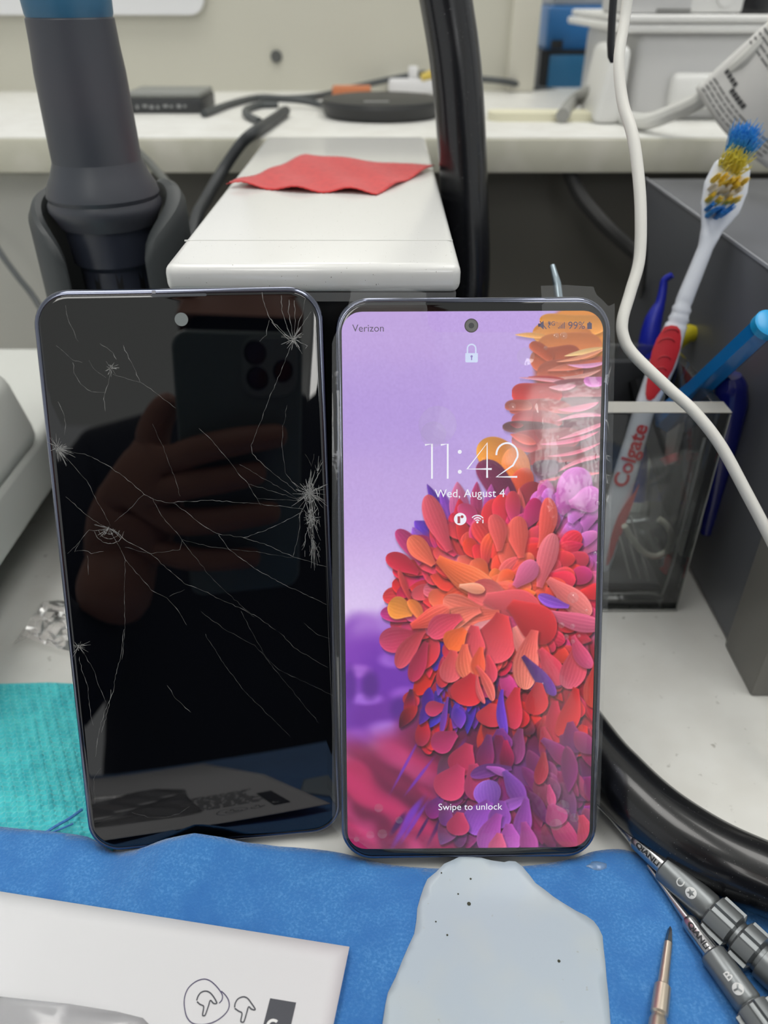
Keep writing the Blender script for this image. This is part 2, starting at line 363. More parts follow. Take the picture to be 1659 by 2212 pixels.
# cream lid and pale cable
c = at(1190,262,z=ztop); o = make_obj('cream_tray', MB().prism(rrect(74,20,8,8), ztop, ztop+4.5, Matrix.Translation(Vector((c.x,c.y+8,0)))), mat('cream_plastic', (226,222,196), .5)); tag(o, 'thin cream plastic tray lying on the shelf near its right end', 'tray')
cable('grey_cable', 'short ribbed grey cable arching from the shelf to the white machine', [S(1215,250,4), at(1238,220,y=545), at(1275,200,y=535), at(1330,206,y=515)], 4, mat('cable_ribbed', (150,150,146), .5, bump=(900,.4,.5,0)))
pale = mat('cable_white', (216,216,212), .4)
cable('white_power_cord', 'white power cord lying on the shelf and rising into the paper warning tag', [S(1290,240,4), S(1350,256,3), at(1400,262,y=470), at(1460,240,y=455), at(1515,215,y=440), at(1570,165,y=425), at(1620,125,y=410), at(1700,40,y=400)], 4.2, pale)
# paper tag on the cord: a curled sheet wrapped round the cord and hanging down
t = thing('warning_tag', 'white curled paper warning tag with small print wrapped round the white cord', 'tag', at(1600,180,y=420))
c0, c1 = at(1520,212,y=438), at(1700,52,y=400); ax = (c1-c0).normalized()
dn = (at(1600,310,y=415)-at(1545,200,y=430)).normalized(); nrm = ax.cross(dn).normalized()
if nrm.y > 0: nrm = -nrm
dn = nrm.cross(ax).normalized()
if dn.z > 0: dn = -dn
def tagpt(a_, b_):      # a_ along the cord, b_ down the sheet (mm from the cord's axis round the roll)
    R = 6.5; p = c0 + ax*a_
    if b_ < 0: th = b_/R; return p - dn*(R*math.cos(th)) * 1 + nrm*(R*math.sin(-th))*-1
    if b_ < R*math.pi/2: th = b_/R; return p - dn*(R*math.cos(th)) + nrm*(R*math.sin(th))
    s = b_-R*math.pi/2; return p + dn*s + nrm*(R + 5*math.sin(s*.06))
tg = MB(); na, nb = 14, 30; L_, D_ = (c1-c0).length, 62
for i in range(na+1):
    for j in range(nb+1):
        b_ = -8 + (D_+8)*j/nb; skew = max(b_, 0)*.38
        tg.v.append(tagpt(L_*i/na + skew, b_))
for i in range(na):
    for j in range(nb): tg.f.append((i*(nb+1)+j, (i+1)*(nb+1)+j, (i+1)*(nb+1)+j+1, i*(nb+1)+j+1))
make_obj('paper_sheet', tg, mat('tag_paper', (228,227,225), .55), t, solid=.25)
pr = MB(); rnd = random.Random(8)
def tline(a_, b0, b1, wd):
    n = 12
    v = []
    for j in range(n+1):
        b_ = b0+(b1-b0)*j/n; sk = max(b_,0)*.38
        for da in (-wd/2, wd/2): v.append(tagpt(a_+da+sk, b_) + nrm*.35)
    pr.add(v, [(2*j, 2*j+1, 2*j+3, 2*j+2) for j in range(n)])
for a_ in (4, 6.6, 9.2, 11.8):
    b = 8
    while b < 52: l = rnd.uniform(2, 6); tline(a_, b, min(b+l, 54), .9); b += l+.8
for a_ in (36, 38.8, 41.6, 44.4):
    b = 6
    while b < 50: l = rnd.uniform(2, 6); tline(a_, b, min(b+l, 52), .9); b += l+.8
make_obj('small_print', pr, mat('print_grey', (120,120,120), .6), t)
pr = MB()
for k in range(4): tline(19, 9.5+k*2.6, 11.4+k*2.6, 2.6)
for k in range(5): tline(16, 19+k*2.4, 20.9+k*2.4, 2.8)
make_obj('bold_print', pr, mat('print_dark', (70,70,72), .6), t)
#MARK_LEFT
# ------------------------------------------------------------------ hot air handle in its holder
hx, hy = at(200,430,y=300).x, 300.0
hx = at(228,440,y=300).x
dk = mat('handle_grey', (58,62,70), .42, vary=[(30,(66,66,74),.4,.65,1)]); dk2 = mat('holder_black', (56,60,62), .5); dk3 = mat('handle_dark', (46,50,62), .35)
zf = at(228,452,y=281).z
t = thing('hot_air_handle', 'dark grey hot air handle with a blue collar standing in its black holder', 'tool', (hx,hy,zf-80))
Mh = Matrix.Translation(Vector((hx,hy,0)))
ztopc = at(140,38,y=285).z
def W(u0, u1, v): return (at(u1,v,y=hy).x-at(u0,v,y=hy).x)/2
make_obj('grip', MB().lathe([(15.4,zf+12),(15.3,zf+22),(14.9,zf+40),(14.3,ztopc-8),(14.0,ztopc-.6),(13.4,ztopc)], Mh, 64), dk, t)
make_obj('flange', MB().lathe([(17.5,zf-9),(18.8,zf-6),(20.2,zf-3.5),(20.2,zf-1.5),(19.4,zf),(20.0,zf+1.5),(19.2,zf+4.5),(17.2,zf+8),(15.6,zf+12),(15.0,zf+14)], Mh, 64), dk, t)
make_obj('collar', MB().lathe([(13.2,ztopc-1),(13.9,ztopc+.8),(14.1,ztopc+4),(14.4,ztopc+30),(14.4,ztopc+60),(0,ztopc+62)], Mh, 64), mat('collar_blue', (44,96,128), .4), t)
make_obj('nozzle_guard', MB().lathe([(12.6,zf-95),(13.4,zf-24),(15.2,zf-22),(16.2,zf-9),(17.4,zf-8)], Mh, 64), dk3, t)
sl = MB()
zs = at(218,560,y=287).z-5.5
for ang in (-146,-109,-72,-35):
    a = math.radians(ang); d = Vector((math.cos(a), math.sin(a), 0)); F = frame(Vector((hx,hy,zs))+d*13.0, Vector((-d.y,d.x,0)), (0,0,1))
    sl.prism(rrect(2.2, 17, 1.0, 5), -.9, .35, F)
make_obj('vent_slot', sl, mat('slot_black', (8,9,12), .6), t)
zh = zf-6
t = thing('tool_holder', 'black forked holder stand gripping the hot air handle', 'holder', (hx,hy,0))
def arm(a0, a1, ro, ri, z0, ztop_, front):
    n = 22; rings = []
    for k in range(n+1):
        q = k/n if front else 1-k/n; z1 = ztop_-15*q**2
        prof = [(ri, z0), (ro, z0), (ro+.4, z0+20), (ro, z1-4), (ro-1.6, z1-.8), ((ro+ri)/2, z1), (ri+1.2, z1-.8), (ri, z1-4)]
        s = k/n; a = math.radians(a0+(a1-a0)*s); e = math.sqrt(max(0.02, 1-abs(2*s-1)**6)); mid = (ro+ri)/2
        rings.append([Vector((hx+(mid+(r-mid)*e)*math.cos(a), hy+(mid+(r-mid)*e)*math.sin(a), z0+(z-z0)*(.93+.07*e))) for r, z in prof])
    return MB().loops(rings)
make_obj('fork_arm', arm(140, 243, 27.5, 21.2, 45, zh+9, 1), dk2, t)
make_obj('fork_arm', arm(-48, 60, 29, 21.2, 45, zh+10, 0), dk2, t)
make_obj('cup', MB().lathe([(14,30),(24,30),(27,48),(27,100),(24,102),(20.8,102),(20.8,60),(16,50)], Mh, 48), dk2, t)
make_obj('neck', MB().lathe([(26,22.5),(20,24),(17,40),(22,52)], Mh, 32), dk2, t)
g = at(132,1150,z=8)
make_obj('base', MB().box((-142,g.y,5), (-70,g.y+92,22), r=4, seg=3), mat('base_grey', (62,64,68), .45), t)
for x in (-132,-84):
    for y in (g.y+6, g.y+84): make_obj('foot', MB().lathe([(6,0),(6.5,5.5),(0,5.5)], Matrix.Translation(Vector((x,y,0))), 20), mat('rubber_black', (14,14,14), .7), t)
# ------------------------------------------------------------------ white device at left
t = thing('white_device', 'white rounded plastic device with a raised block at the left edge', 'machine', (-200,290,0))
wd = mat('device_white', (220,222,218), .4)
xr = at(110,1030,z=34).x
make_obj('base_plate', MB().box((-330,150,30), (xr+3,388,58), r=5, seg=5), wd, t)
make_obj('underbody', MB().box((-330,165,8), (xr-24,372,32), r=2), mat('underbody_grey', (60,62,62), .6), t)
a = at(46,803,z=88)
bl = MB().box((-330,120,54), (-152,a.y+6,90), r=9, seg=5)
for v in bl.v:
    if v.x > -200: v.x += (88-v.z)*.25
make_obj('raised_block', bl, wd, t)
for y in (170, 370):
    make_obj('foot', MB().lathe([(9,0),(9,30.5),(0,30.5)], Matrix.Translation(Vector((xr-22,y,0))), 20), mat('rubber_black', (14,14,14)), t)
# ------------------------------------------------------------------ white box the phones lean on
ZB = HCAM-62.3
t = thing('white_box', 'long white plastic box with a black underside that both phones lean against', 'box', (-20,320,0))
pb = MB().box((-60.6,213,ZB-8), (21.3,438,ZB), r=2.6, seg=4)
make_obj('white_cover', pb, mat('glossy_white', (224,224,222), .22, coat=.3, vary=[(1500,(150,148,142),.765,.79,1)]), t)
make_obj('seam', MB().box((-59.9,238,ZB-.25), (20.6,238.5,ZB+.12)), mat('seam_grey', (212,212,210), .3), t)
make_obj('lip', MB().box((-59.6,214.2,ZB-10.5), (20.2,436,ZB-8)), mat('lip_grey', (120,120,120), .4), t)
make_obj('body', MB().box((-58.5,216.5,0), (19.2,434,ZB-10.5), r=1), mat('body_black', (9,10,12), .35), t)
# red cloth with pinked edges
def zz(a, b, n, amp, ends=True):
    a, b = Vector(a).to_2d(), Vector(b).to_2d(); d = (b-a).normalized(); nn = Vector((-d.y, d.x)); o = []
    for k in range(2*n):
        o.append(a+(b-a)*k/(2*n)+nn*(amp if k % 2 else 0))
    return o
rc = [at(u, v, z=ZB+z) for u, v, z in ((488,396,2.0),(660,332,.6),(940,349,3.0),(814,421,.5))]
ol = zz(rc[3], rc[2], 22, .9) + zz(rc[2], rc[1], 30, .9) + zz(rc[1], rc[0], 26, .9)
e0, e1 = rc[0].to_2d(), rc[3].to_2d()
for k, q in enumerate(zz(e0, e1, 26, .9)): ol.append(q + Vector((0, 1.5*math.sin(k/52*math.pi*3))))
def redz(x, y):
    s = (x-e0.x)/(e1.x-e0.x+1e-9)
    d = max(0, min(1, (y-(e0.y+(e1.y-e0.y)*s))/30)); fr = 1-d
    z = .5 + fr*(1.3*math.sin(s*9.0+.5)**2) + .35*math.sin(x*.31+y*.12) + .3
    if x > 8: z += (x-8)*.10
    if x < -50: z += (-50-x)*.08
    return ZB + max(.15, z)
o = make_obj('red_cloth', sheet(ol, 2.0, redz), mat('red_felt', (206,52,52), .9, sheen=.3, bump=(2500,.25,.2,3), vary=[(400,(190,44,46),.4,.7,3)]), solid=.35, sharp=80)
tag(o, 'red microfibre cloth square with zigzag edges lying on the white box', 'cloth')
# ------------------------------------------------------------------ black tube (lamp arm) down to the bench and round in front
HT = at(963,0,y=350)
hose = [HT+Vector((-75,45,420)), HT+Vector((-55,28,270)), HT+Vector((-30,12,130)), HT+Vector((-11,4,45)), HT, at(985,150,y=347), at(997,300,y=344), at(1004,450,y=341), at(1009,600,y=338), Vector((36,334,70)), Vector((40,318,30)), Vector((44,285,12)), Vector((48,245,10.3)), Vector((54,205,10.3))]
hose += [at(1270,1608,z=10.3), at(1340,1690,z=10.3), at(1420,1765,z=10.3), at(1520,1833,z=10.3), at(1620,1883,z=10.3), at(1760,1935,z=10.3), at(1950,1960,z=10.3), Vector((195,112,10.3)), Vector((265,104,10.3)), Vector((345,84,10.3))]
o = make_obj('lamp_hose', MB().tube(hose, 9.9, 40, smooth=8), mat('gloss_black', (15,16,20), .24, coat=.3, bump=(60,.2,.6,2), vary=[(2500,(120,120,120),.755,.77,1)])); tag(o, 'thick glossy black tube rising behind the phones and curving round on the bench', 'tube')
o = make_obj('metal_rod', MB().tube([at(1193,573,y=262), at(1203,612,y=258), at(1212,690,y=252), at(1225,800,y=248)], [.9,1.4,1.5,1.5], 12), mat('steel_blue', (170,185,195), .25, metal=.8)); tag(o, 'thin silvery rod tip poking up behind the lit phone', 'rod')
# ------------------------------------------------------------------ power supply box at right
XP = 135.0
t = thing('power_supply', 'large dark grey metal instrument box at the right edge with a lighter front frame', 'machine', (200,310,0))
yf = at(1574,1395,z=0).y; zt = at(1395,385,x=XP).z; yb = at(1395,385,x=XP).y
yfront = at(1638,1505,z=0).y
make_obj('case', MB().box((XP,yf-4,1.5), (XP+190,yb,zt), r=2, seg=2), mat('case_grey', (102,104,110), .4, metal=.25), t)
bz = MB().box((XP-1.2,yfront,.4), (XP+192,yf,zt+1.5), r=1, seg=2)
make_obj('front_frame', bz, mat('bezel_grey', (122,120,116), .45), t)
make_obj('edge_strip', MB().box((XP-.3,yf,zt-.8), (XP+.5,yb,zt+.3)), mat('edge_light', (170,172,180), .3, metal=.3), t)
a = at(1590,1298,x=XP)
scr = MB().lathe([(0,0),(3.2,0),(3.4,1),(2.4,2.2),(0,2.6)], axis_frame((XP,a.y+1.5,a.z), (-1,0,0)), 20)
make_obj('screw', scr, mat('screw_brass', (190,180,160), .25, metal=.9), t)

# unseen window added far behind the photographer to put glare on the film
wx0, wx1, wz0, wz1 = GLARE_WINDOW
wf_ = MB().box((wx0-60,-3060,wz0-60), (wx1+60,-3010,wz0)).box((wx0-60,-3060,wz1), (wx1+60,-3010,wz1+60)).box((wx0-60,-3060,wz0), (wx0,-3010,wz1)).box((wx1,-3060,wz0), (wx1+60,-3010,wz1)).box(((wx0+wx1)/2-20,-3050,wz0), ((wx0+wx1)/2+20,-3010,wz1))
wn = struct('glare_window_1', wf_, frame_m, origin=Vector(((wx0+wx1)/2,-3040,wz0)))
make_obj('glare_pane', MB().box((wx0,-3045,wz0), (wx1,-3035,wz1)), mat('glare_emission', (255,255,255), .5, emit=((248,252,255), GLARE_STRENGTH)), wn)
# ------------------------------------------------------------------ phones
W_, H_, T_, R_ = 74.5, 159.8, 8.4, 9.3
chrome = mat('phone_frame_navy', (112,116,132), .13, metal=1.0)
glassblk = mat('phone_glass_black', (3,4,7), .015, spec=.5, ior=1.72)
backm = mat('phone_back', (36,44,66), .3)
def phone_shell(t, M, top_gap=True):
    def ring(ins, z): return [M @ Vector((x, y, z)) for x, y in rrect(W_-2*ins, H_-2*ins, R_-ins, 10)]
    fr = MB(); prof = [(1.55,-.6),(1.55,-.02),(1.2,.06),(.75,-.05),(.3,-.45),(.02,-1.3),(0,-2.6),(0,-5.4),(.2,-6.8),(.8,-7.8)]
    fr.loops([ring(i, z) for i, z in prof], cap0=False, cap1=False); make_obj('frame', fr, chrome, t, sharp=60)
    bk = MB(); bk.loops([ring(.8,-7.8), ring(1.6,-8.25), ring(3.2,-8.4)], cap0=False); make_obj('back_cover', bk, backm, t, sharp=60)
    gl = MB(); gl.loops([ring(1.55,-.6), ring(1.55,.0), ring(1.75,.1), ring(2.3,.14)], cap0=True); make_obj('front_glass', gl, glassblk, t, sharp=60)
def disc(M, x, y, r, z, n=32): return MB().add([M @ Vector((x+r*math.cos(2*math.pi*k/n), y+r*math.sin(2*math.pi*k/n), z)) for k in range(n)], [tuple(range(n))])

# ---- broken phone
PL = thing('broken_phone', 'smartphone with a black, shattered, switched-off screen leaning at an angle against the white box', 'phone', M=ML)
phone_shell(PL, ML)
cx, cy = LP(392, 690)
make_obj('camera_hole', merge(disc(ML, cx, cy, 1.72, .17)), mat('camera_film', (120,126,126), .35), PL)
sp = MB(); a = LP(300,629); b = LP(600,622)
sp.prism(rrect(14,.7,.3,4), .1, .2, ML @ Matrix.Translation(Vector((0, H_/2-1.9, 0)))); make_obj('earpiece', sp, mat('earpiece_grey', (70,74,80), .4), PL)
ab = MB()
for u, v, vert in ((332,629,0), ): 
    x, y = LP(u, v); ab = MB(); ab.box((-.45,-.4,-.3), (.45,.35,.2), M=ML @ Matrix.Translation(Vector((x, H_/2-1.0, 0)))); make_obj('antenna_band', ab, mat('antenna_grey', (150,150,158), .5), PL)
for x, y in ((-W_/2+.7,-60), (W_/2-.7, 55)): ab = MB(); ab.box((-.5,-.45,-1), (.3,.45,-.03), M=ML @ Matrix.Translation(Vector((x, y, 0))))

# cracks (traced on the glass)
c8 = lambda X, Y: LP(X/2.183, 600+Y/2.183)
c7 = lambda X, Y: LP(X/2.074, 1350+Y/2.074)
rnd = random.Random(11)
CR = [  # (pixel-list, width, jitter)
 ([(310,130),(320,190),(345,250),(370,300)],.07), ([(1235,70),(1245,120),(1270,190),(1330,250),(1380,290)],.2), ([(1325,80),(1330,150),(1350,220),(1380,290)],.14),
 ([(1365,105),(1360,160),(1375,230),(1385,290)],.22), ([(1388,110),(1392,200),(1388,290)],.13), ([(1440,100),(1425,170),(1405,230),(1388,290)],.1), ([(1465,160),(1420,230),(1385,290)],.07),
 ([(1270,200),(1255,270),(1225,300)],.12), ([(1280,210),(1330,265),(1375,300)],.22), ([(1385,290),(1360,350),(1325,440),(1270,570),(1220,700),(1185,790),(1190,830),(1250,890),(1340,960),(1400,1010)],.11),
 ([(1385,290),(1450,320),(1440,335)],.13), ([(1385,300),(1425,360)],.1), ([(265,320),(300,350),(340,385),(390,400)],.09), ([(420,390),(450,440),(500,470)],.1), ([(470,310),(520,340),(550,385)],.13),
 ([(525,440),(510,500),(490,570),(497,630)],.12), ([(580,320),(610,380),(640,440),(660,490)],.14), ([(530,455),(600,475),(660,490),(710,525),(830,615)],.08), ([(345,400),(350,450),(380,500),(430,535),(500,540)],.09),
 ([(275,585),(300,640),(310,690),(305,740)],.1), ([(285,815),(400,830),(520,890),(620,965),(680,1020),(740,1050),(800,1060),(860,1055),(1000,1048),(1200,1065),(1400,1085),(1430,1090)],.11),
 ([(290,830),(360,900),(420,970),(440,1020),(500,1120),(520,1170)],.08), ([(310,1030),(380,1095),(440,1140),(510,1180)],.1), ([(510,1190),(420,1190),(380,1240),(320,1300)],.09),
 ([(940,710),(1000,770),(1080,860),(1130,930),(1170,970),(1210,1040),(1230,1072)],.1), ([(1130,880),(1250,950),(1400,1040)],.07), ([(1170,970),(1300,1010),(1420,1050)],.08), ([(1210,1040),(1330,1045),(1420,1050)],.05),
 ([(1355,600),(1335,700),(1330,800),(1345,920),(1410,1000)],.06), ([(720,1040),(760,1120),(830,1200),(860,1235),(850,1280),(710,1300),(590,1270)],.08),
 ([(820,1060),(900,1120),(960,1170),(1020,1205),(1150,1225),(1260,1260),(1380,1315),(1540,1362)],.13), ([(1150,1225),(1250,1190),(1340,1150),(1430,1100)],.12), ([(1030,1210),(1070,1270),(1120,1310),(1200,1370),(1350,1450),(1540,1540)],.12),
 ([(1415,1110),(1410,1210),(1380,1315)],.1), ([(860,1235),(900,1290),(940,1340)],.13), ([(860,1235),(1000,1270),(1200,1290),(1380,1320)],.05), ([(530,1180),(600,1245),(670,1275),(710,1300)],.14),
 ([(710,1300),(800,1380),(870,1440),(950,1470),(1050,1520),(1200,1590),(1300,1660)],.1), ([(520,1190),(560,1260),(590,1330),(690,1440),(710,1470),(790,1510),(835,1560),(880,1636)],.11),
 ([(590,1330),(590,1400),(585,1500),(590,1636),(575,1800)],.09), ([(415,1310),(418,1400)],.1), ([(720,690),(770,800),(820,930),(850,1030)],.06), ([(680,1020),(600,1100),(540,1150)],.07),
 ([(380,1240),(350,1290),(400,1285),(430,1300),(490,1290)],.1), ([(940,1340),(1000,1420),(1200,1600)],.05), ([(800,1500),(870,1470)],.06), ([(1440,830),(1470,890),(1480,830)],.06)]
C7 = [([(750,270),(790,330),(855,390)],.11), ([(1250,30),(1330,110),(1400,150),(1470,190)],.07), ([(920,40),(1000,170),(1100,300),(1300,500)],.05), ([(1080,-60),(1200,160),(1330,320),(1430,440)],.045),
 ([(555,20),(545,120),(515,240),(508,300),(475,370),(450,450),(440,500),(428,590)],.11), ([(365,110),(420,200),(450,290),(475,345)],.09), ([(355,140),(370,210),(395,270),(400,340),(408,410),(420,450)],.1),
 ([(500,290),(490,360),(470,430),(455,480)],.16), ([(590,838),(660,858),(740,860),(800,845),(850,812)],.06), ([(900,-60),(1010,20),(1140,90),(1250,200),(1500,320)],.04), ([(1360,-10),(1420,40),(1480,62)],.07), ([(450,640),(420,690),(425,800)],.04)]
cr = MB()
def crack(pts, wd, jit=.16, z=.165):
    o = []; ws = []
    for a, b in zip(pts[:-1], pts[1:]):
        a, b = Vector(a), Vector(b); n = max(2, int((b-a).length/.9))
        for k in range(n):
            p = a+(b-a)*k/n; o.append((p.x+rnd.uniform(-jit, jit), p.y+rnd.uniform(-jit, jit))); ws.append(wd*rnd.choice((.35,.5,.6,.8,1.1,1.5)))
    o.append(pts[-1]); ws.append(wd*.4); cr.ribbon(o, ws, ML, z)
for pts, wd in CR: crack([c8(*p) for p in pts], wd*.62)
for pts, wd in C7: crack([c7(*p) for p in pts], wd*.62)
def burst(cx, cy, spikes, rmin, rmax, wd=.1, ax=1., ay=1., a0=0, a1=360, core=10, cr_r=1.):
    c = Vector(LP(cx, cy))
    for k in range(spikes):
        t = math.radians(rnd.uniform(a0, a1)); r = rnd.uniform(rmin, rmax); s = rnd.uniform(.1, .5)
        crack([(c.x+math.cos(t)*s*ax, c.y+math.sin(t)*s*ay), (c.x+math.cos(t+.05)*r*.5*ax, c.y+math.sin(t+.05)*r*.5*ay), (c.x+math.cos(t)*r*ax, c.y+math.sin(t)*r*ay)], wd*rnd.uniform(.5,1.3), .05)
    for k in range(core):
        t = rnd.uniform(0, 6.28); p = c+Vector((math.cos(t)*ax, math.sin(t)*ay))*rnd.uniform(0, cr_r); s = rnd.uniform(.12,.38)
        q = [(p.x+rnd.uniform(-s,s), p.y+rnd.uniform(-s,s)) for _ in range(3)]
        cr.add([ML @ Vector((a, b, .17)) for a, b in q], [(0,1,2)])
burst(634, 732, 26, 1.2, 3.8, .12, core=22, cr_r=.8); burst(239, 795, 18, .8, 2.4, .12, core=12, cr_r=.8)
burst(124, 970, 26, 1.0, 5.0, .12, 1, 1, core=26, cr_r=1.1, a0=-80, a1=75); burst(124, 965, 10, .8, 3, .12, 1, 1.4, a0=80, a1=280)
burst(170, 1397, 20, .8, 3.6, .12, core=16, cr_r=.8); burst(236, 1140, 18, 1.5, 4.6, .1, a0=150, a1=330, core=8, cr_r=.4)
burst(668, 1065, 60, 2, 7.5, .1, .75, 1.2, core=240, cr_r=2.5); burst(672, 1120, 40, 2, 6, .1, .5, 1.3, core=110, cr_r=2.3); burst(676, 1165, 22, 1.5, 6, .09, .4, 1.5, a0=200, a1=340, core=16, cr_r=1.6); burst(686,1020,10,1,4,.09,.5,1.5,a0=30,a1=150)
cw = Vector(LP(236,1140))
for rr_ in (1.6, 2.8, 4.0):
    crack([(cw.x+rr_*math.cos(math.radians(a)), cw.y+rr_*1.1*math.sin(math.radians(a))) for a in range(190, 345, 14)], .09, .12)
for k in range(44):      # the crushed strip down the right edge
    x, y = LP(rnd.uniform(655,690), rnd.uniform(1030,1200)); crack([(x, y), (x+rnd.uniform(-1.2,1.2), y-rnd.uniform(.8,3.5))], .1, .1)
pc = mat('crack_white', (142,142,140), .35, spec=.8)
make_obj('crack_line', cr, pc, PL, smooth=False)

# ---- repaired phone with its lock screen
PR = thing('lit_phone', 'smartphone with a lit colourful lock screen reading 11:42, standing upright against the white box', 'phone', M=MR)
phone_shell(PR, MR)
# the lock screen picture: a generic lilac background with layered paper-like petals, computed as colours on the screen mesh
X0, Y0, X1, Y1, SS = 730, 660, 1310, 1842, .8
NX, NY = int((X1-X0)*SS), int((Y1-Y0)*SS)
GX, GY = np.meshgrid(X0+np.arange(NX)/SS, Y0+np.arange(NY)/SS)
def smooth(a, b, x): t = np.clip((x-a)/(b-a), 0, 1); return t*t*(3-2*t)
def mixc(img, col, m): return img*(1-m[..., None]) + np.asarray(col, float)*m[..., None]
nrnd = np.random.RandomState(5)
def vnoise(cell, sx=1, sy=1):
    h, w_ = int((Y1-Y0)/cell/sy)+3, int((X1-X0)/cell/sx)+3; g = nrnd.rand(h, w_); fx = (GX-X0)/cell/sx; fy = (GY-Y0)/cell/sy
    ix, iy = fx.astype(int), fy.astype(int); tx, ty = fx-ix, fy-iy; tx = tx*tx*(3-2*tx); ty = ty*ty*(3-2*ty)
    return (g[iy,ix]*(1-tx)+g[iy,ix+1]*tx)*(1-ty)+(g[iy+1,ix]*(1-tx)+g[iy+1,ix+1]*tx)*ty
img = np.zeros((NY, NX, 3)); img[:] = (190,162,224)
img = mixc(img, (200,170,230), smooth(900,1250,GY)); img = mixc(img, (222,198,242), smooth(1120,1330,GY)*smooth(1000,760,GX))
img = mixc(img, (176,146,222), smooth(700,900,GY)*smooth(1050,900,GY)*.5)
img += (vnoise(3)[...,None]-.5)*7
def blob(cx, cy, rx, ry, col, soft=.5, amt=1., ang=0):
    global img
    c, s = math.cos(ang), math.sin(ang); dx, dy = GX-cx, GY-cy; u = (dx*c+dy*s)/rx; v = (-dx*s+dy*c)/ry
    img = mixc(img, col, smooth(1+soft, 1-soft, np.sqrt(u*u+v*v))*amt)
# blurred distant flower, left
for a in [(770,1390,40,62,(140,78,190),.35),(800,1365,38,40,(166,110,208)),(838,1345,20,34,(170,118,212)),(800,1440,70,70,(128,58,182),.35),(850,1470,70,80,(112,46,172)),(760,1540,40,60,(120,60,176)),(820,1555,70,50,(110,44,160)),
          (850,1425,30,16,(160,100,214)),(775,1450,26,14,(160,96,206)),(880,1500,34,16,(150,84,204)),(790,1510,34,12,(160,100,214)),(840,1580,46,22,(170,116,220)),(770,1600,30,26,(150,80,190)),(900,1560,40,60,(110,40,130)),
          (870,1395,40,40,(136,70,190)),(800,1480,18,30,(90,36,140)),(865,1530,22,24,(88,34,140)),(755,1480,14,40,(96,40,150))]: blob(*a)
# blurred crimson mass, lower left, with streaks running down-left
blob(880,1760,190,170,(150,38,86),.25); blob(930,1640,90,90,(148,40,92),.4); blob(1150,1640,260,260,(98,26,62),.2); blob(1180,1760,170,120,(86,30,80),.3); blob(760,1690,50,60,(176,44,92),.6)
d = (GX*.80+GY*.6); e = (-GX*.6+GY*.80)
st = .5+.5*np.sin(e/10+1.2*np.sin(d/70)+vnoise(60)*1.5); reg = smooth(1560,1660,GY)*smooth(1010,900,GX)
img = mixc(img, (196,48,104), st*reg*.8); img = mixc(img, (74,22,52), smooth(.3,.9,.5+.5*np.sin(e/17+2+vnoise(50)*1.6))*reg*.55); img = mixc(img, (205,70,130), smooth(.5,1,.5+.5*np.sin(e/23+4+vnoise(70)*1.5))*smooth(.3,.7,vnoise(60))*reg*.7)
for k in range(15):
    x = nrnd.uniform(850,1010); y = nrnd.uniform(1640,1800); blob(x, y, nrnd.uniform(25,60), nrnd.uniform(3,7), (112,52,190) if k % 3 else (46,22,88), .6, .8, -1.0+nrnd.uniform(-.15,.15))
petal_rnd = random.Random(21)
def petal(cx, cy, L, Wd, ang, c0, c1, vein=.0, shape='round', shade=1.0, edge=.35):
    """cx, cy the petal's middle; ang the direction of its free end in degrees (0 right, 90 down)"""
    global img
    a = math.radians(ang); ca, sa = math.cos(a), math.sin(a); ext = max(L, Wd)*.62+9
    i0, i1 = max(0, int((cx-ext-X0)*SS)), min(NX, int((cx+ext-X0)*SS)+1); j0, j1 = max(0, int((cy-ext-Y0)*SS)), min(NY, int((cy+ext-Y0)*SS)+1)
    if i1 <= i0 or j1 <= j0: return
    gx, gy = GX[j0:j1,i0:i1], GY[j0:j1,i0:i1]; sub = img[j0:j1,i0:i1]
    bend = petal_rnd.uniform(-.16,.16)
    def cov(ox, oy, soft):
        dx, dy = gx-cx-ox, gy-cy-oy; s = (dx*ca+dy*sa)/L+.5; t = (-dx*sa+dy*ca) + bend*L*((s-.5)**2*2-.2)
        ss = np.clip(s, 0, 1)
        if shape == 'round': h = np.sqrt(np.clip(1-((ss-.62)/np.where(ss > .62, .38, .75))**2, 0, 1))*(.55+.45*smooth(0,.6,ss))
        elif shape == 'leaf': h = np.sin(np.pi*ss**.85)**.8
        else: h = np.minimum(1, np.sqrt(np.clip(1-((ss-.5)/.5)**4, 0, 1)))
        hw = h*Wd/2; dd = np.minimum(hw-np.abs(t), np.minimum(s, 1-s)*L+(.6 if soft < 3 else 0)); dd = np.where(hw < .01, -99, dd); return np.clip(dd/soft+.5, 0, 1), ss, t, hw, dd
    m, *_ = cov(2.5, 5, 9); sub[:] = sub*(1-m[...,None]*.42*shade)
    m, s, t, hw, dd = cov(0, 0, 1.3)
    col = np.asarray(c0, float)[None,None]*(1-s[...,None]) + np.asarray(c1, float)[None,None]*s[...,None]
    col = col*(1+.16*np.clip(-t/(hw+1e-3), -1, 1)[...,None])
    col = col + (np.exp(-np.clip(dd-1, 0, 99)/2.0)*edge*40)[...,None]*np.array([1,.75,.8])
    if vein:
        q = t/(hw+4); k = Wd/3.6; col = col + (vein*34*(np.clip(np.sin(q*k*1.7+s*2), 0.2, 1)-.5)*smooth(0,.3,s)*(.5+.5*s))[...,None]*np.array([1,.8,.7])
    col = col*(1 + .07*(nrnd.rand(*s.shape)[...,None]-.5))
    sub[:] = sub*(1-m[...,None]) + np.clip(col, 0, 255)*m[...,None]
OR, RD, CR_, MG, PK, PU, VI, DK, LV = (232,92,60), (206,46,52), (178,34,70), (182,50,120), (214,84,130), (122,58,168), (64,26,150), (70,20,50), (190,110,200)
def pr_(c, dv=16): return tuple(max(0, min(255, v+petal_rnd.uniform(-dv, dv))) for v in c)
